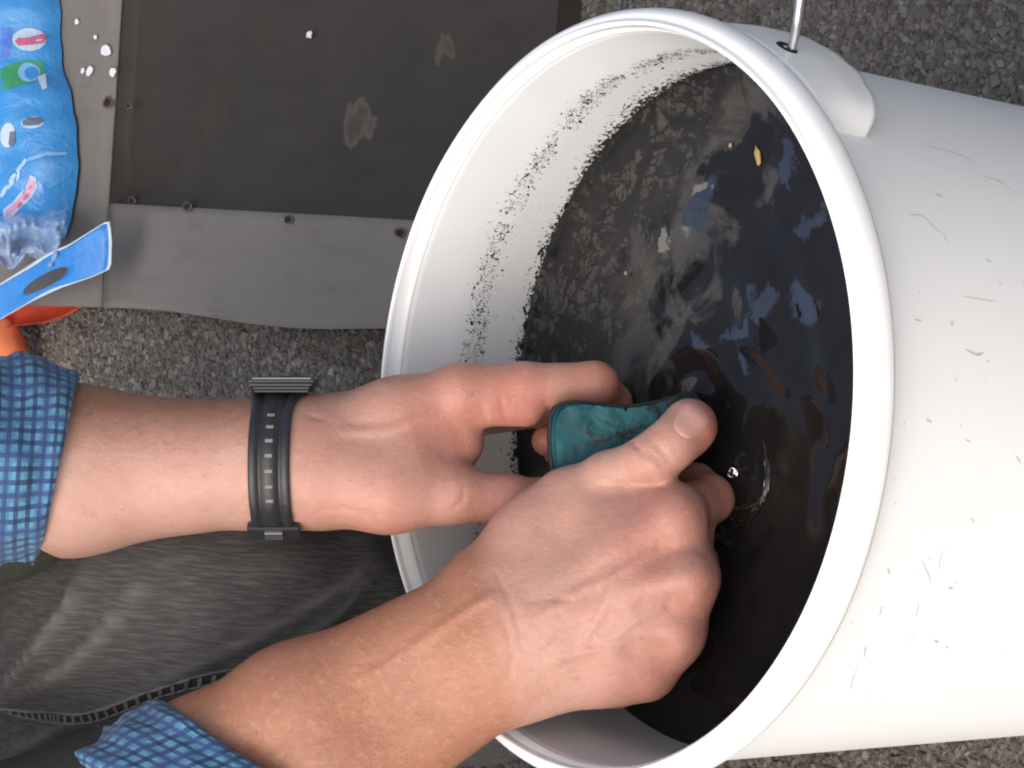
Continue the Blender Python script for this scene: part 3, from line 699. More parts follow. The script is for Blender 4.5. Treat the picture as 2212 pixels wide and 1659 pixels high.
for a_, b2 in (((1498, 1110, 26), (1490, 1230, 24)), ((1486, 1240, 26), (1458, 1350, 28)), ((1456, 1360, 30), (1402, 1436, 36))): ch(G, [(*a_, 46), (*b2, 46)], .006)
ch(G, [(1120, 1455, 32, 76), (1330, 1462, 40, 66)], .012)
ch(G, [(1180, 1330, 32, 92), (1330, 1270, 30, 92)], .014)
for a_, b2 in (((1330, 1185, 8), (1350, 1270, 4)), ((1350, 1270, 4), (1340, 1370, 8)), ((1340, 1370, 8), (1310, 1440, 16))): ch(G, [(*a_, 62), (*b2, 60)], .012)
# tendons and knuckle heads
for a_, b2 in (((1150, 1310, 2), (1440, 1128, -3)), ((1160, 1350, -1), (1470, 1250, -11)), ((1165, 1395, 1), (1440, 1362, -4)), ((1165, 1440, 6), (1385, 1448, 8))):
    ch(G, [(*a_, 22), (*b2, 24)], .009)
for q in ((1462, 1116, 1, 42), (1492, 1250, -7, 42), (1462, 1368, -1, 40), (1398, 1454, 11, 36)): ch(G, [(*q[:3], q[3]), (q[0]+6, q[1], q[2]+2, q[3])], .006)
# fingers
KF = .0028
ch(G, [(1462, 1112, 8, 56), (1532, 1078, 32, 50), (1505, 1050, 46, 46)], KF); ch(G, [(1505, 1050, 46, 46), (1420, 1030, 54, 43), (1370, 1025, 52, 40)], KF)
ch(G, [(1488, 1246, 0, 55), (1502, 1216, 42, 48), (1420, 1165, 60, 44), (1350, 1140, 52, 42)], KF)
ch(G, [(1458, 1364, 6, 53), (1470, 1332, 48, 47), (1380, 1285, 64, 43), (1310, 1270, 54, 41)], KF)
ch(G, [(1396, 1450, 18, 49), (1412, 1418, 56, 42), (1330, 1380, 68, 39), (1280, 1370, 58, 37)], KF)
# thumb
ch(G, [(1228, 1080, 24, 62), (1310, 1028, 17, 45), (1412, 990, 9, 51)], .005)
ch(G, [(1412, 990, 9, 51), (1452, 958, 9, 50), (1490, 922, 13, 53)], .004)
ch(G, [(1478, 935, 17, 54), (1490, 920, 18, 54)], .004)
# dimples between the knuckles, hollows and creases
def cutc(g, a_, b2, r, k=.002): g.cone(H(*a_), H(*b2), R(r), R(r), k, True)
for a_, b2, r in (((1480, 1190, -19), (1420, 1205, -19), 15), ((1470, 1316, -19), (1400, 1318, -19), 16), ((1428, 1416, -11), (1370, 1412, -11), 14)): cutc(G, a_, b2, r, .008)
cutc(G, (1235, 1305, -20), (1290, 1292, -20), 14, .008); cutc(G, (1050, 1240, -6), (1130, 1260, -14), 12, .010)
def crease(g, bv, pts, r=2.2, sink=.6, k=.0012):
    q = []
    for (x, y) in pts:
        h = hit(bv, x, y)
        if h[0] is None: continue
        q.append(np.array(h[0])-Fw*r*PX*sink)
    for a_, b2 in zip(q, q[1:]): g.cone(a_, b2, R(r), R(r), k, True)
def tmp_bvh(g):
    v, q = g.mesh(); return BVHTree.FromPolygons(v.tolist(), q.tolist())
bv = tmp_bvh(G)
def ridge(g, bv, pts, r=4.0, out=-.55, k=.0028):
    q = [np.array(h[0])+Fw*R(r)*(1-out) for h in (hit(bv, x, y) for x, y in [(p[0], p[1]) for p in catmull([(*p, 0) for p in pts], 5)]) if h[0] is not None]
    for a_, b2 in zip(q, q[1:]): g.cone(a_, b2, R(r), R(r), k)
for pts in ([(1165, 1335), (1240, 1285), (1330, 1245), (1410, 1190)], [(1190, 1425), (1290, 1395), (1370, 1340), (1432, 1312)], [(1260, 1385), (1300, 1320), (1330, 1246)], [(780, 1470), (880, 1410), (980, 1340), (1060, 1290)]): ridge(G, bv, pts)
for pts in ([(1374, 940), (1398, 968), (1420, 992), (1432, 1008)], [(1390, 930), (1412, 956), (1436, 982), (1446, 996)], [(1362, 952), (1384, 974), (1400, 988)],
            [(1300, 1050), (1350, 1046), (1395, 1048), (1425, 1048)]): crease(G, bv, pts, 3.4, .35, .0014)
for pts in ([(1068, 1238), (1100, 1290), (1118, 1345), (1128, 1400)], [(1082, 1330), (1098, 1370), (1108, 1420), (1100, 1470)], [(1128, 1350), (1140, 1380)], [(1140, 1300), (1180, 1292), (1230, 1296)],
            [(1275, 1240), (1300, 1220), (1330, 1205)], [(1270, 1395), (1330, 1390), (1380, 1395)], [(1440, 1200), (1452, 1180)], [(1440, 1310), (1452, 1292)]): crease(G, bv, pts, 3.0, .6)
rv, rq = G.mesh()

# ---- left hand (thumb side seen), fingers behind the block
L_ = hand_grid((-160, 1400), (740, 1260), (10, 150), .0013)
ch(L_, [(620, 1000, 52, 116), (150, 1016, 60, 157), (60, 1014, 68, 132), (-220, 1035, 72, 150)], .016)
ch(L_, [(620, 1000, 72, 114), (150, 1016, 80, 154), (60, 1014, 80, 132), (-220, 1035, 88, 150)], .016)
ch(L_, [(600, 1000, 60, 116), (720, 1000, 62, 110)], .016)
ch(L_, [(700, 955, 56, 82), (850, 900, 56, 70), (992, 850, 56, 62)], .012)
ch(L_, [(700, 955, 72, 80), (1000, 852, 78, 58)], .012)
ch(L_, [(700, 965, 86, 78), (990, 872, 98, 56)], .012)
ch(L_, [(700, 985, 94, 74), (955, 905, 114, 52)], .012)
ch(L_, [(740, 1010, 70, 108), (930, 945, 80, 72)], .014)
ch(L_, [(710, 1035, 50, 92), (840, 1058, 46, 80), (970, 1068, 48, 60)], .012)
ch(L_, [(880, 985, 56, 88), (985, 955, 62, 58)], .012)
ch(L_, [(970, 1068, 48, 60), (1100, 1080, 54, 50), (1180, 1086, 58, 48), (1300, 1072, 58, 45), (1345, 1065, 56, 42)], .005)
ch(L_, [(992, 850, 56, 62), (1130, 838, 59, 52), (1284, 832, 60, 49)], .004)
ch(L_, [(1060, 872, 57, 48), (1135, 882, 58, 40)], .004)
ch(L_, [(1284, 832, 60, 49), (1318, 872, 74, 45), (1270, 930, 92, 41), (1210, 960, 88, 38)], KF)
ch(L_, [(1000, 852, 78, 57), (1288, 836, 82, 47), (1300, 905, 100, 43), (1225, 950, 94, 38), (1182, 952, 84, 34)], KF)
ch(L_, [(990, 872, 98, 55), (1262, 850, 103, 46), (1280, 925, 116, 42), (1220, 965, 108, 37)], KF)
ch(L_, [(955, 905, 114, 50), (1180, 880, 122, 42), (1215, 940, 128, 36), (1205, 975, 118, 33)], KF)
bv = tmp_bvh(L_)
for pts in ([(740, 935), (840, 930), (930, 890)],): ridge(L_, bv, pts)
cutc(L_, (1075, 915, 44), (1062, 985, 50), 10, .006)
for pts in ([(1082, 862), (1088, 888), (1092, 905), (1106, 916)], [(1178, 868), (1186, 884), (1198, 894)], [(1068, 905), (1074, 940), (1066, 975)], [(1040, 880), (1052, 905)], [(690, 1105), (740, 1100), (800, 1112)], [(1050, 962), (1040, 985), (1020, 1000)],
            [(980, 1100), (1000, 1080), (1004, 1060)], [(668, 898), (700, 904)]): crease(L_, bv, pts, 3.4, .4)
lv, lq = L_.mesh()

# ---- rest of the body (under the clothes), coarser
wl = lambda *a: np.array(a, float)
LE, RE = P(-560, 1035, 92), P(-210, 2060, 60)            # elbows
LS, RS = wl(-.075, .50, .80), wl(-.455, .45, .78)         # shoulders
NECK = wl(-.265, .455, .87); HEAD = wl(-.26, .385, 1.0); PELV = wl(-.25, .70, .33)
HIPL, HIPR = wl(-.155, .665, .30), wl(-.345, .65, .30)
KNL, KNR = wl(-.103, .215, .395), wl(-.43, .26, .40)
ANL, ANR = wl(-.115, .335, .085), wl(-.42, .38, .085)
B = SDF((-.62, .10, .0), (.06, .92, 1.16), .0075)
B.chain([P(-120, 1035, 74), LE, LS], [.036, .042, .052], .02); B.chain([P(60, 1930, 48), RE, RS], [.036, .042, .052], .02)
B.chain([LS, NECK-wl(0, 0, .05), RS], [.06, .075, .06], .04)
B.chain([wl(-.265, .50, .76), wl(-.262, .58, .58), PELV], [.125, .12, .125], .05)
B.chain([wl(-.19, .52, .74), wl(-.20, .60, .55), HIPL], [.09, .085, .10], .05); B.chain([wl(-.34, .51, .74), wl(-.32, .60, .55), HIPR], [.09, .085, .10], .05)
B.chain([NECK-wl(0, 0, .03), HEAD-wl(0, -.01, .05)], [.055, .052], .02)
B.cone(HEAD+wl(0, .025, .03), HEAD+wl(0, -.015, .02), .078, .074, .02); B.cone(HEAD+wl(0, -.03, -.03), HEAD+wl(0, -.05, -.085), .058, .038, .03)
B.cone(HEAD+wl(0, -.085, .005), HEAD+wl(0, -.108, -.035), .009, .014, .012)
for s in (-1, 1):
    B.cone(HEAD+wl(s*.076, .02, -.02), HEAD+wl(s*.08, .025, .02), .010, .014, .006); B.cone(HEAD+wl(s*.032, -.098, .012), HEAD+wl(s*.034, -.098, .012), .012, .012, .006, True)
B.cone(HEAD+wl(-.02, -.098, -.062), HEAD+wl(.02, -.098, -.062), .005, .005, .004, True)
for hp_, kn, an in ((HIPL, KNL, ANL), (HIPR, KNR, ANR)): B.chain([hp_, kn, an], [.078, .052, .034], .02)
bvv, bq = B.mesh()

allv = np.concatenate([bvv, rv, lv]); allq = np.concatenate([bq, rq+len(bvv), lq+len(bvv)+len(rv)])
person = quads_np('person', allv, allq, M['skin'])
tag(person, 'person in blue plaid shirt and dark jeans crouching, both hands in the bucket', 'person')
# skin colour: redder over knuckles and tips, browner on the outer side of the arms
red = np.zeros(len(allv)); tan = np.full(len(allv), .55)
def blush(q, r, amt):
    d = np.linalg.norm(allv-H(*q), axis=1); np.maximum(red, amt*np.exp(-(d/r)**2), out=red)
for q in ((1470, 1116, 2), (1500, 1260, -5), (1470, 1366, 2), (1410, 1452, 12)): blush(q, .016, .8)
for q in ((1535, 1080, 30), (1530, 930, 12), (1500, 1050, 20), (1300, 835, 60), (1160, 950, 78), (1120, 870, 50)): blush(q, .017, .9)
blush((1000, 930, 50), .03, .6); blush((1100, 1080, 45), .03, .5); blush((1430, 1180, 0), .025, .6); blush((800, 1100, 40), .03, .35)
iR = slice(len(bvv), len(bvv)+len(rv)); iL = slice(len(bvv)+len(rv), len(allv))
q = allv-POS; dep = q@Fw; su = 1106+F_PX*(q@Rt)/dep; sv = 829.5-F_PX*(q@Up)/dep
tan[iR] = .26+.74*np.clip((1120-(su[iR]-.22*(sv[iR]-1380)))/70, 0, 1); tan[iL] = np.where(su[iL] < 585, .05+.85*np.clip((985-sv[iL])/110, 0, 1), .22+.25*np.clip((940-sv[iL])/120, 0, 1))
for nm, arr in (('red', red), ('tan', tan)):
    at = person.data.attributes.new(nm, 'FLOAT', 'POINT'); at.data.foreach_set('value', arr.astype(np.float32))
# thumb nail: a curved plate let into the thumb
RBV = BVHTree.FromPolygons(rv.tolist(), rq.tolist())
def nail(cx_, cy_, L, Wd, an, name='thumb_nail'):
    nu, nv = 15, 17; v = []; ca_, sa_ = math.cos(an), math.sin(an)
    for j in range(nv):
        for i in range(nu):
            a_ = -1+2*i/(nu-1); b2 = -1+2*j/(nv-1); wdt = Wd*(1-.35*max(0, -b2)**2.2-.12*max(0, b2)**3)
            lx, ly = L*b2*(1-.0*a_*a_)+(L*.22*(a_*a_-.4) if b2 < 0 else -L*.30*a_*a_*b2), wdt*a_
            x = cx_+lx*ca_-ly*sa_; y = cy_+lx*sa_+ly*ca_; h = hit(RBV, x, y)
            if h[0] is None: h = hit(RBV, cx_+(x-cx_)*.8, cy_+(y-cy_)*.8)
            e = max(abs(a_), abs(b2)); lift = .00055*(1-e**6)-.00035*e**6
            v.append(np.array(h[0])-Fw*lift)
    return mesh_np(name, v, grid_faces(nu, nv), M['nail'], person)
nail(1494, 908, 40, 36, -.86)

# ---- clothing
def loft(name, rings, mat, parent, uvs=None, cap=False):
    """rings: list of (n,3) arrays"""
    n = len(rings[0]); v = np.concatenate(rings); uv = None
    if uvs is not None: uv = np.concatenate(uvs)
    f = grid_faces(n, len(rings), True)
    # unwrap the seam: duplicate the first column
    if uvs is not None:
        v2 = []; u2 = []
        for r_, u_ in zip(rings, uvs):
            v2.append(np.vstack([r_, r_[:1]])); per = u_[1, 0]-u_[0, 0]; u2.append(np.vstack([u_, [[u_[-1, 0]+per, 2*u_[-1, 1]-u_[-2, 1]]]]))
        v = np.concatenate(v2); uv = np.concatenate(u2); f = grid_faces(n+1, len(rings))
    return mesh_np(name, v, f, mat, parent, True, uv)
def sleeve(name, cen, ax2, spec, tilt, mat, seed, fold=.0034, n=96, dsc=1.06):
    """cen(s): point on the arm axis (survey units) s along the arm; spec: list of (s, radius)"""
    rings = []; uvs = []; L = 0; last = None
    for (s, r) in spec:
        ring = []; uu = []
        for k in range(n):
            a_ = k*math.tau/n; nb = math.cos(a_)*r; nc = math.sin(a_)*r
            sh = s+tilt*nb
            p2, dd = cen(sh); wr = fold*(1.6*nz((math.cos(a_)*1.6, math.sin(a_)*1.6, s*.012+seed))+.6*nz((math.cos(a_)*3.5, math.sin(a_)*3.5, s*.03+seed+7)))
            rr = 1+wr/(r*PX)
            q = np.array(p2)+np.array(ax2)*nb*rr; ring.append(P(q[0], q[1], dd-nc*rr*PX*1000*dsc)); uu.append((k*math.tau/n*.045, 0))
        ring = np.array(ring); c_ = ring.mean(0)
        if last is not None: L += np.linalg.norm(c_-last)+abs(r-lr)*PX
        last = c_; lr = r; uu = np.array(uu); uu[:, 1] = L+.16*uu[:, 0]; rings.append(ring); uvs.append(uu)
    return loft(name, rings, mat, person, uvs)
def cenL(s): return (-s, 1018+.0*s), 74+.02*s
spL = [(-172, 150), (-178, 178), (-180, 198), (-172, 214), (-150, 224), (-110, 228), (-70, 232), (-30, 236), (20, 240), (60, 240), (70, 232), (72, 215), (80, 200), (160, 205), (300, 215)]
# finer steps
def fine(sp, m=4):
    o = []
    for (a_, ra), (b2, rb_) in zip(sp, sp[1:]):
        for k in range(m): o.append((a_+(b2-a_)*k/m, ra+(rb_-ra)*k/m))
    return o+[sp[-1]]
sleeve('shirt_cuff', lambda s: ((-s-50, 1008), 70), (0, -1), fine([(-172, 184), (-178, 198), (-178, 204), (-168, 216), (-140, 224), (-90, 232), (-30, 238), (20, 242), (50, 236), (55, 215), (90, 205), (220, 210), (420, 220)]), -.22, M['plaid'], 3, .0032, dsc=1.26)
aR = np.array((-.866, .5)); bR = np.array((-.5, -.866))
cR0 = np.array((560, 1667))
sleeve('shirt_cuff', lambda s: (tuple(cR0+aR*s), 32+.03*s), tuple(bR), fine([(-6, 175), (-12, 200), (-8, 226), (8, 240), (40, 246), (100, 252), (160, 256), (205, 254), (222, 240), (228, 215), (260, 205), (400, 215)]), .50, M['plaid'], 11)
J = SDF((-.66, .12, .22), (.12, .95, 1.02), .0065)
J.chain([P(-15, 1030, 76), P(-300, 1035, 84), LE, LS], [.0445, .050, .056, .068], .02)
J.chain([P(345, 1795, 42), P(60, 1950, 52), RE, RS], [.048, .052, .056, .068], .02)
J.chain([LS, NECK-wl(0, 0, .075), RS], [.072, .085, .072], .04)
J.chain([wl(-.265, .505, .75), wl(-.262, .585, .58), wl(-.252, .69, .36)], [.140, .138, .15], .05)
J.chain([wl(-.18, .525, .73), wl(-.19, .605, .55), wl(-.165, .675, .36)], [.10, .105, .118], .05); J.chain([wl(-.35, .515, .73), wl(-.33, .605, .55), wl(-.335, .665, .36)], [.10, .105, .118], .05)
jv, jq = J.mesh(); jv = np.array([p+np.array((1, 1, 1))*0+np.array((nz(p*22, 1), nz(p*22+5, 1), nz(p*22+9, 1)))*.004 for p in jv])
quads_np('jacket', jv, jq, M['jacket'], person)
# jeans: two lofted legs and a seat
def leg(hipc, kn, an, seed, sidex):
    path = catmull([hipc+wl(0, .06, -.01), hipc, hipc*.55+kn*.45+wl(0, 0, .012), kn+wl(0, .03, .018), kn+wl(0, -.012, -.01), kn*.55+an*.45+wl(0, -.03, 0), an+wl(0, 0, .05), an+wl(0, 0, .0)], 34)
    m_ = len(path); rad = np.interp(np.linspace(0, 1, m_), [0, .14, .28, .43, .57, .72, .86, 1], [.10, .096, .090, .074, .070, .068, .064, .066])
    n = 200; ph = np.arange(n)*math.tau/n; base = []; dirs = []
    for i, p in enumerate(path):
        t_ = path[min(i+1, m_-1)]-path[max(i-1, 0)]; t_ /= np.linalg.norm(t_); a_ = wl(1, 0, 0); a_ = a_-t_*(a_@t_); a_ /= np.linalg.norm(a_); b2 = np.cross(a_, t_)
        dv = np.cos(ph)[:, None]*a_+np.sin(ph)[:, None]*b2; dirs.append(dv); base.append(p+dv*rad[i])
    base = np.array(base); step = np.linalg.norm(np.diff(base, axis=0), axis=2); arc = np.vstack([np.zeros(n), np.cumsum(step, 0)])   # cloth length along every column
    rings = []; uvs = []; wear = []
    for i in range(m_):
        ring = []; uu = []
        for k in range(n):
            s_ = ph[k]*.075; Ld = arc[i, k]; w1 = s_-.66*Ld+.016*nz((s_*8, Ld*8, seed)); f_ = 0
            wr_ = 0.0
            f_ += .0035*nz((s_*22, Ld*16, seed))+.0016*nz((s_*60, Ld*45, seed))
            ring.append(base[i, k]+dirs[i][k]*f_); uu.append((s_, Ld)); wear.append(wr_)
        wear.append(wear[-n]); rings.append(np.array(ring)); uvs.append(np.array(uu))
    return rings, uvs, wear
rA, uA, wA = leg(HIPL, KNL, ANL, 2, 1)
jeans = loft('jeans', rA, M['denim'], person, uA)
rB, uB, wB = leg(HIPR, KNR, ANR, 9, -1)
jr = loft('jeans_leg', rB, M['denim'], jeans, uB)
for o_, w_ in ((jeans, wA), (jr, wB)):
    at = o_.data.attributes.new('wear', 'FLOAT', 'POINT'); at.data.foreach_set('value', np.array(w_, np.float32))
st_ = SDF((-.52, .5, .14), (.02, .92, .5), .007); st_.chain([HIPL+wl(0, .05, 0), PELV+wl(0, .03, 0), HIPR+wl(0, .05, 0)], [.112, .125, .112], .04)
sv_, sq = st_.mesh(); o = quads_np('jeans_seat', sv_, sq, M['denim'], jeans)
JB = bvh_of(jeans)
co_ = np.empty(len(jeans.data.vertices)*3, np.float32); jeans.data.vertices.foreach_get('co', co_); co_ = co_.reshape(-1, 3).astype(float)
no_ = np.array([v_.normal[:] for v_ in jeans.data.vertices]); cen = np.array([r_.mean(0) for r_ in rA]).repeat(len(rA[0])+1, 0); no_ *= np.sign(((co_-cen)*no_).sum(1))[:, None]
dsp = np.zeros(len(co_)); wre = np.zeros(len(co_))
for pts, amp, wd in (([(-40, 1530), (0, 1494), (137, 1334), (176, 1252), (200, 1180)], .0045, .0055), ([(8, 1514), (156, 1432), (242, 1342), (351, 1213)], .0040, .0055), ([(215, 1537), (352, 1467), (547, 1377), (742, 1260), (812, 1194)], .0042, .0045),
                     ([(645, 1381), (723, 1326), (820, 1217)], .0038, .0040), ([(8, 1619), (90, 1585), (176, 1545)], .004, .005), ([(420, 1194), (425, 1290), (415, 1373)], .0030, .008), ([(366, 1180), (372, 1290), (370, 1400)], -.0032, .006),
                     ([(300, 1480), (450, 1440), (600, 1400)], -.0025, .007), ([(90, 1440), (210, 1330), (280, 1210)], -.003, .006), ([(540, 1240), (660, 1180)], .003, .006), ([(480, 1420), (640, 1320), (760, 1215)], -.0026, .006), ([(250, 1300), (330, 1360), (380, 1440)], .0022, .006)):
    cv = [np.array(h[0]) for h in (hit(JB, p[0], p[1]) for p in catmull([(*p, 0) for p in pts], 12)) if h[0] is not None]
    if len(cv) < 3: continue
    cv = np.array(cv); box_ = ((co_ > cv.min(0)-.03) & (co_ < cv.max(0)+.03)).all(1); ii = np.where(box_)[0]
    d = np.linalg.norm(co_[ii, None]-cv[None], axis=2); m_i = d.argmin(1); d = d.min(1); tap = np.sin(np.pi*np.clip((m_i+1)/(len(cv)+1), .04, .96))**.5
    e = np.exp(-(d/wd)**2)*tap; dsp[ii] += amp*e
    if amp > .0035: wre[ii] = np.maximum(wre[ii], np.exp(-(d/(wd*.45))**2)*tap)
jeans.data.vertices.foreach_set('co', (co_+no_*dsp[:, None]).astype(np.float32).ravel()); jeans.data.update()
jeans.data.attributes['wear'].data.foreach_set('value', wre.astype(np.float32))
JB = bvh_of(jeans)
def on(pts, bvh, lift=0):
    out = []
    for p in pts:
        h = hit(bvh, *p)
        if h[0] is not None: out.append((np.array(h[0])-Fw*lift, np.array(h[1])*(1 if h[1].dot(Vector(-Fw)) > 0 else -1)))
    return out
sp = catmull([(-40, 1525, 0), (100, 1548, 0), (200, 1548, 0), (330, 1500, 0), (440, 1470, 0), (560, 1448, 0), (700, 1412, 0), (800, 1380, 0), (900, 1330, 0)], 14)
pts = on([(p[0], p[1]) for p in sp], JB)
if len(pts) > 8:
    def strip(name, off, w_, h_, mat, dash=None):
        v = []; f = []
        for i, (p, nn) in enumerate(pts):
            t_ = pts[min(i+1, len(pts)-1)][0]-pts[max(i-1, 0)][0]; t_ /= np.linalg.norm(t_)+1e-9; s_ = np.cross(nn, t_)
            for a_, z_ in ((-1, -.0006), (-.6, h_), (0, h_*1.25), (.6, h_), (1, -.0006)): v.append(p+s_*(off+a_*w_)+nn*z_)
        return mesh_np(name, v, grid_faces(5, len(pts)), mat, jeans)
    strip('seam', 0, .0019, .0007, M['seamdark']); strip('seam_edge', .0023, .0005, .0009, M['thread']); strip('seam_edge', -.0023, .0005, .0008, M['thread'])
    v = []; f = []; cum = 0; nxt = .003
    for i in range(1, len(pts)):
        a_, b2 = pts[i-1], pts[i]; d = np.linalg.norm(b2[0]-a_[0])
        while nxt < cum+d:
            t = (nxt-cum)/d; p = a_[0]*(1-t)+b2[0]*t; nn = a_[1]; t_ = (b2[0]-a_[0])/d; s_ = np.cross(nn, t_); b0 = len(v)
            for zz in (.0003, .0011):
                for (q1, q2) in ((-1, -1), (1, -1), (1, 1), (-1, 1)): v.append(p+t_*(.0009*q1+.0006*q2)+s_*.0016*q2+nn*zz)
            f += [(b0, b0+3, b0+2, b0+1), (b0+4, b0+5, b0+6, b0+7), (b0, b0+1, b0+5, b0+4), (b0+1, b0+2, b0+6, b0+5), (b0+2, b0+3, b0+7, b0+6), (b0+3, b0, b0+4, b0+7)]
            nxt += .0058
        cum += d
    stc = mesh_np('stitches', v, f, M['thread'], jeans, False); stc['kind'] = 'stuff'
# shoes and hair, out of the picture
for an in (ANL, ANR):
    h_ = SDF(an+wl(-.08, -.24, -.09), an+wl(.08, .12, .06), .006); h_.chain([an+wl(0, .05, -.045), an+wl(0, -.06, -.045), an+wl(0, -.15, -.055)], [.040, .042, .030], .02); h_.cone(an+wl(0, 0, .03), an+wl(0, .01, -.03), .046, .044, .02)
    h_.f = np.maximum(h_.f, (.004-h_.ax[2])[None, None, :]); a_, b2 = h_.mesh(); quads_np('shoe', a_, b2, M['shoe'], person)
h_ = SDF(HEAD-.13, HEAD+.14, .005); h_.cone(HEAD+wl(0, .03, .042), HEAD+wl(0, -.012, .045), .083, .076, .02); h_.cone(HEAD+wl(0, .07, -.01), HEAD+wl(0, .07, -.05), .05, .04, .03)
a_, b2 = h_.mesh(); a_ = np.array([p+np.array((nz(p*60, 1), nz(p*60+3, 1), nz(p*60+7, 1)))*.006 for p in a_]); quads_np('hair', a_, b2, M['hair'], person)

# ------------------------------------------------------------------ wristwatch on the left wrist
wc = P(606, 998, 62); axA = P(640, 998, 62)-P(570, 998, 62); axA /= np.linalg.norm(axA); axC = -Fw-axA*(-Fw@axA); axC /= np.linalg.norm(axC); axB = np.cross(axC, axA)
if axB@Up < 0: axB = -axB
watch = empty('wristwatch', tuple(wc)); tag(watch, 'black resin digital wristwatch with ridged case worn on bare wrist', 'watch')
LBV = BVHTree.FromPolygons(lv.tolist(), lq.tolist()); girth = []
for k in range(72):
    ph = k*math.tau/72; dr = axB*math.cos(ph)+axC*math.sin(ph); best = 0
    for s_ in (-.008, 0, .008):
        h = LBV.ray_cast(Vector(wc+axA*s_+dr*.08), Vector(-dr))
        if h[0] is not None: best = max(best, (np.array(h[0])-wc-axA*s_)@dr)
    girth.append(best)
girth = np.array(girth)
for _ in range(3): girth = np.maximum(girth, (np.roll(girth, 1)+np.roll(girth, -1))/2)
girth = (np.roll(girth, 1)+2*girth+np.roll(girth, -1))/4+.0003
WB = girth[0]
def wr(ph, lift, s):
    x = (ph % math.tau)/math.tau*72; i = int(x) % 72; r = girth[i]*(1-x % 1)+girth[(i+1) % 72]*(x % 1)
    return wc+axA*(s-.0022*max(0, math.sin(ph)))+(axB*math.cos(ph)+axC*math.sin(ph))*(r+lift)
prof_ = [(-1, .0002), (-1, .0014), (-.93, .0021), (-.62, .0021), (-.55, .0013), (-.42, .0012), (-.38, .0019), (.38, .0019), (.42, .0012), (.55, .0013), (.62, .0021), (.93, .0021), (1, .0014), (1, .0002)]
nseg = 120; v = []
for k in range(nseg):
    ph = k*math.tau/nseg; flare = 1+.32*math.exp(-(min(ph, math.tau-ph)/.62)**4)
    bend = -.0016*math.sin(ph)*0
    for (s_, l_) in prof_: v.append(wr(ph, l_, s_*.0082*flare+bend))
mesh_np('strap', v, grid_faces(len(prof_), nseg)+[tuple(((nseg-1)*len(prof_)+i, (nseg-1)*len(prof_)+i+1, i+1, i)) for i in range(len(prof_)-1)], M['rubber'], watch)
for k in range(7):
    ph = .95+k*.175; p = wr(ph, .0017, 0); dn = wr(ph, .01, 0)-wr(ph, 0, 0); dn /= np.linalg.norm(dn); tt = np.cross(axA, dn)
    box('strap_hole', p, (axA, tt, dn), (.0015, .0007, .00045), M['cream'], watch, .0002)
p = wr(2.55, .002, 0); dn = wr(2.55, .01, 0)-wr(2.55, 0, 0); dn /= np.linalg.norm(dn); box('buckle', p, (axA, np.cross(axA, dn), dn), (.0105, .0042, .0018), M['rubber'], watch, .0008)
for s_ in (.0048,): box('buckle_pin', p+dn*.0022, (axA, np.cross(axA, dn), dn), (.0036, .0024, .0007), M['watchsteel'], watch, .0003)
top0 = WB+.0010
for i, (hz, wa, wc2, z) in enumerate(((.0006, .0108, .0170, -.0002), (.0006, .0112, .0176, .0011), (.0006, .0124, .0180, .0024), (.0007, .0130, .0172, .0038))):
    box('case_ridge', wc+axA*.0015+axB*(top0+z), (axA, axC, axB), (wa, wc2, hz), M['rubber'], watch, .0004)
    if i < 3: box('case_core', wc+axA*.0015+axB*(top0+z+.0006), (axA, axC, axB), (wa-.0010, wc2-.0012, .0007), M['rubber'], watch)
box('bezel', wc+axA*.0015+axB*(top0+.0048), (axA, axC, axB), (.0118, .0150, .0004), M['watchsteel'], watch, .0003)
box('crystal', wc+axA*.0015+axB*(top0+.0053), (axA, axC, axB), (.0100, .0125, .0003), M['rubber'], watch, .0002)
for s_ in (-1, 1): box('button', wc+axA*(.0015+s_*.0138)+axB*(top0+.0018), (axA, axC, axB), (.0009, .0020, .0008), M['rubber'], watch, .0004)

# ------------------------------------------------------------------ teal block held between the hands
block = empty('teal_block', tuple(P(1330, 950, 42))); tag(block, 'sooty teal block with black rim held between both hands', 'block')
ol = [(1184, 900), (1192, 880), (1212, 868), (1250, 864), (1290, 868), (1335, 873), (1380, 872), (1430, 862), (1474, 848), (1500, 844), (1515, 862), (1508, 910), (1490, 960), (1460, 1000), (1400, 1030), (1320, 1040), (1250, 1042), (1205, 1036), (1188, 1018), (1182, 980), (1181, 940)]
ol = resample(ol, 84); bc = np.mean(ol, 0)
def slab(name, levels, mat, seed):
    v = []; m_ = len(ol)
    for (s_, d) in levels:
        for p in ol:
            q = p-bc; L = np.linalg.norm(q); q = bc+q*max(0, 1-s_/L) if s_ < 200 else bc+q*(1-(s_-200)/100)
            dd = d-.9*nz((q[0]*.03, q[1]*.03, seed))-.5*nz((q[0]*.09, q[1]*.09, seed)) if s_ > 6 else d
            v.append(P(q[0], q[1], dd))
    f = [q[::-1] for q in grid_faces(m_, len(levels), True)]
    return mesh_np(name, v, f, mat, block)
slab('rim', [(299.9, 57), (220, 57), (5, 56), (0, 53), (0, 35), (2, 32.2), (6, 31.4), (9, 31.8), (13, 34)], M['tealrim'], 1)
slab('pad', [(8, 35), (9.5, 31.4), (14, 30.2), (20, 29.8)]+[(210+k_*4.5, 29.6) for k_ in range(20)]+[(299.9, 29.6)], M['teal'], 2)

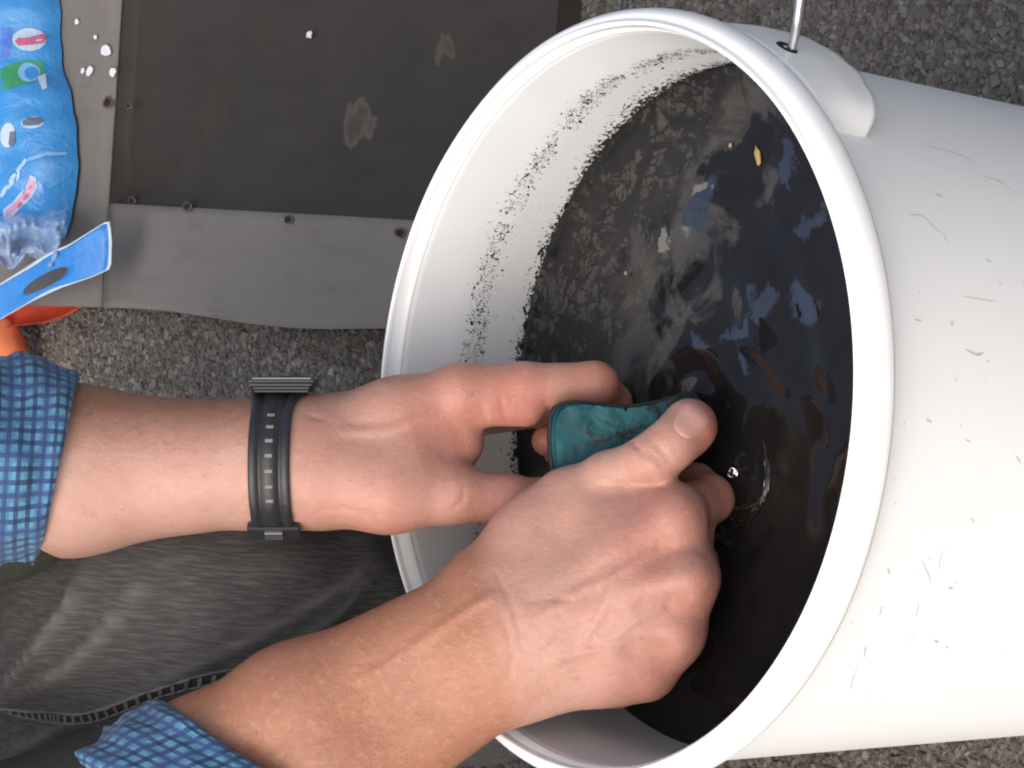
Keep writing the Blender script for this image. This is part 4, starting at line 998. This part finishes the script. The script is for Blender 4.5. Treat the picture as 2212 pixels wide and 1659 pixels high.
# ------------------------------------------------------------------ splash beside the fist, scuffs on the bucket
def m_splash():
    t = NT('clear_splash'); return t.set((.9, .93, .95), .03, 0, t.bump(t.noise(t.obj(), 300, 3), .3, .001), Transmission_Weight=1.0, IOR=1.33)
M['splash'] = m_splash()
v = []; f = []
def blob_tube(pts, rs):
    pts = catmull(pts, 6); rs = np.interp(np.linspace(0, 1, len(pts)), np.linspace(0, 1, len(rs)), rs); b0 = len(v); sg = 8; pts = [np.asarray(p) for p in pts]
    for i, p in enumerate(pts):
        t_ = pts[min(i+1, len(pts)-1)]-pts[max(i-1, 0)]; t_ /= np.linalg.norm(t_); a_ = np.cross(t_, [.3, .2, 1.0]); a_ /= np.linalg.norm(a_); b2 = np.cross(t_, a_)
        for k in range(sg): an = k*math.tau/sg; v.append(p+rs[i]*(1+.3*nz(p*300+k))*(math.cos(an)*a_+math.sin(an)*b2))
    f.extend(grid_faces(sg, len(pts), True, b0)); f.append(tuple(range(b0, b0+sg))[::-1]); f.append(tuple(range(len(v)-sg, len(v))))
W_ = lambda x, y, h: PZ(x, y, WZ+h)
blob_tube([W_(1650, 955, .0008), W_(1657, 1010, .002), W_(1652, 1065, .003), W_(1620, 1115, .003), W_(1575, 1150, .002), W_(1540, 1168, .001)], [.0003, .0009, .0011, .0010, .0008, .0004])
blob_tube([W_(1590, 1098, .001), W_(1620, 1090, .003), W_(1650, 1072, .002)], [.0007, .0012, .0008])
blob_tube([W_(1582, 1120, .001), W_(1610, 1110, .002), W_(1640, 1095, .002)], [.0005, .0010, .0006])
blob_tube([W_(1578, 1026, .002), W_(1584, 1020, .003), W_(1590, 1024, .003)], [.0012, .0019, .0010])
blob_tube([W_(1592, 1018, .002), W_(1610, 1010, .001)], [.0008, .0003])
sp_ = mesh_np('splash', v, f, M['splash'], wt)
bw = [o for o in bucket.children if o.name.startswith('wall')][0]; BW_ = bvh_of(bw)
M['scuff'] = plain('grey_scuff', (.60, .59, .57), .7, 0, .3, 400)
v = []; f = []
def scuff(pts, w0):
    q = catmull([(*p, 0) for p in pts], 6) if len(pts) > 1 else [(pts[0][0]-3, pts[0][1], 0), (pts[0][0]+3, pts[0][1]+1, 0)]
    hs = [hit(BW_, p[0], p[1]) for p in q]; hs = [h for h in hs if h[0] is not None]; b0 = len(v)
    for i, h in enumerate(hs):
        p = np.array(h[0]); nn = np.array(h[1])*(1 if h[1].dot(Vector(-Fw)) > 0 else -1); a_ = np.array(hs[min(i+1, len(hs)-1)][0])-np.array(hs[max(i-1, 0)][0]); a_ /= np.linalg.norm(a_)+1e-9; s_ = np.cross(nn, a_)
        w_ = w0*PX*(.35+.65*math.sin(math.pi*(i+.5)/len(hs)))*(1+.6*nz((i*.9, pts[0][0], 1)))
        v.extend([p+s_*w_+nn*.00012, p-s_*w_+nn*.00012])
    for i in range(len(hs)-1): f.append((b0+2*i, b0+2*i+1, b0+2*i+3, b0+2*i+2))
for pts, w0 in (([(1962, 463), (1995, 468), (2018, 492), (2045, 512)], 1.3), ([(1975, 690), (1992, 694)], 1.6), ([(2086, 755), (2110, 766), (2124, 762)], 2.4), ([(1990, 312), (2060, 330), (2110, 352)], 1.0), ([(2120, 380), (2160, 392), (2185, 412)], 1.0),
                ([(1852, 1440), (1842, 1465), (1836, 1492)], 1.6), ([(1870, 1395), (1866, 1420)], 2.4), ([(1905, 1308), (1900, 1330)], 2.4), ([(1917, 1225), (1922, 1242)], 2.6), ([(1990, 1208), (2005, 1240), (2012, 1262)], 1.3), ([(2040, 1180), (2030, 1210), (2028, 1232)], 1.2),
                ([(1985, 1300), (1978, 1332)], 1.6), ([(2018, 1382), (2026, 1388)], 3), ([(2042, 1396), (2050, 1400)], 2.2), ([(2060, 1262), (2068, 1250)], 1.6), ([(2048, 1268), (2058, 1272)], 2.8), ([(1962, 1395), (1978, 1360)], 1.0), ([(2000, 905), (2012, 912)], 2.6), ([(2085, 950), (2096, 954)], 1.6),
                ([(2195, 985), (2204, 1000)], 2), ([(2130, 560), (2140, 566)], 1.8), ([(2020, 420), (2034, 424)], 2.2), ([(2080, 640), (2150, 652)], .8)): scuff(pts, w0)
so2 = mesh_np('scuff_marks', v, f, M['scuff'], bucket); so2['kind'] = 'stuff'

# ------------------------------------------------------------------ fine hair on the forearms
M['armhair'] = plain('arm_hair', (.16, .09, .05), .5)
v = []; f = []; LB2 = BVHTree.FromPolygons(lv.tolist(), lq.tolist())
def hairs(bvh, cnt, pick, lean, L0):
    for _ in range(cnt):
        x, y = pick(); h = hit(bvh, x, y)
        if h[0] is None: continue
        p = np.array(h[0]); nn = np.array(h[1])*(1 if h[1].dot(Vector(-Fw)) > 0 else -1)
        ang = lean+rng.normal(0, .45); tv = math.cos(ang)*Rt-math.sin(ang)*Up; tv = tv-nn*(tv@nn); tv /= np.linalg.norm(tv); L = L0*rng.uniform(.5, 1.2); sd_ = np.cross(nn, tv); b0 = len(v)
        for t, hgt, w_ in ((0, -.0002, .000022), (.5, .0008, .000018), (1, .0007+.0006*rng.random(), .000006)):
            c = p+tv*L*t+nn*hgt+sd_*L*.12*t*t*rng.normal(); v.extend([c+sd_*w_, c-sd_*w_, c+nn*w_*1.6])
        for k in (0, 3): f.extend([(b0+k, b0+k+1, b0+k+4, b0+k+3), (b0+k+1, b0+k+2, b0+k+5, b0+k+4), (b0+k+2, b0+k, b0+k+3, b0+k+5)])
def pick_r():
    t = rng.random(); c = np.array((1040, 1385))+t*np.array((-600, 350)); return tuple(c+np.array((.5, .866))*rng.uniform(-165, 175))
def pick_h(): return rng.uniform(1130, 1330), rng.uniform(1260, 1490)
def pick_l(): return rng.uniform(170, 560), 860+abs(rng.normal(0, 70))
hairs(RBV, 520, pick_r, -.1, .008); hairs(RBV, 60, pick_h, .25, .005); hairs(LB2, 220, pick_l, -.5, .008)
ah = mesh_np('arm_hair', v, f, M['armhair'], person); ah['kind'] = 'stuff'
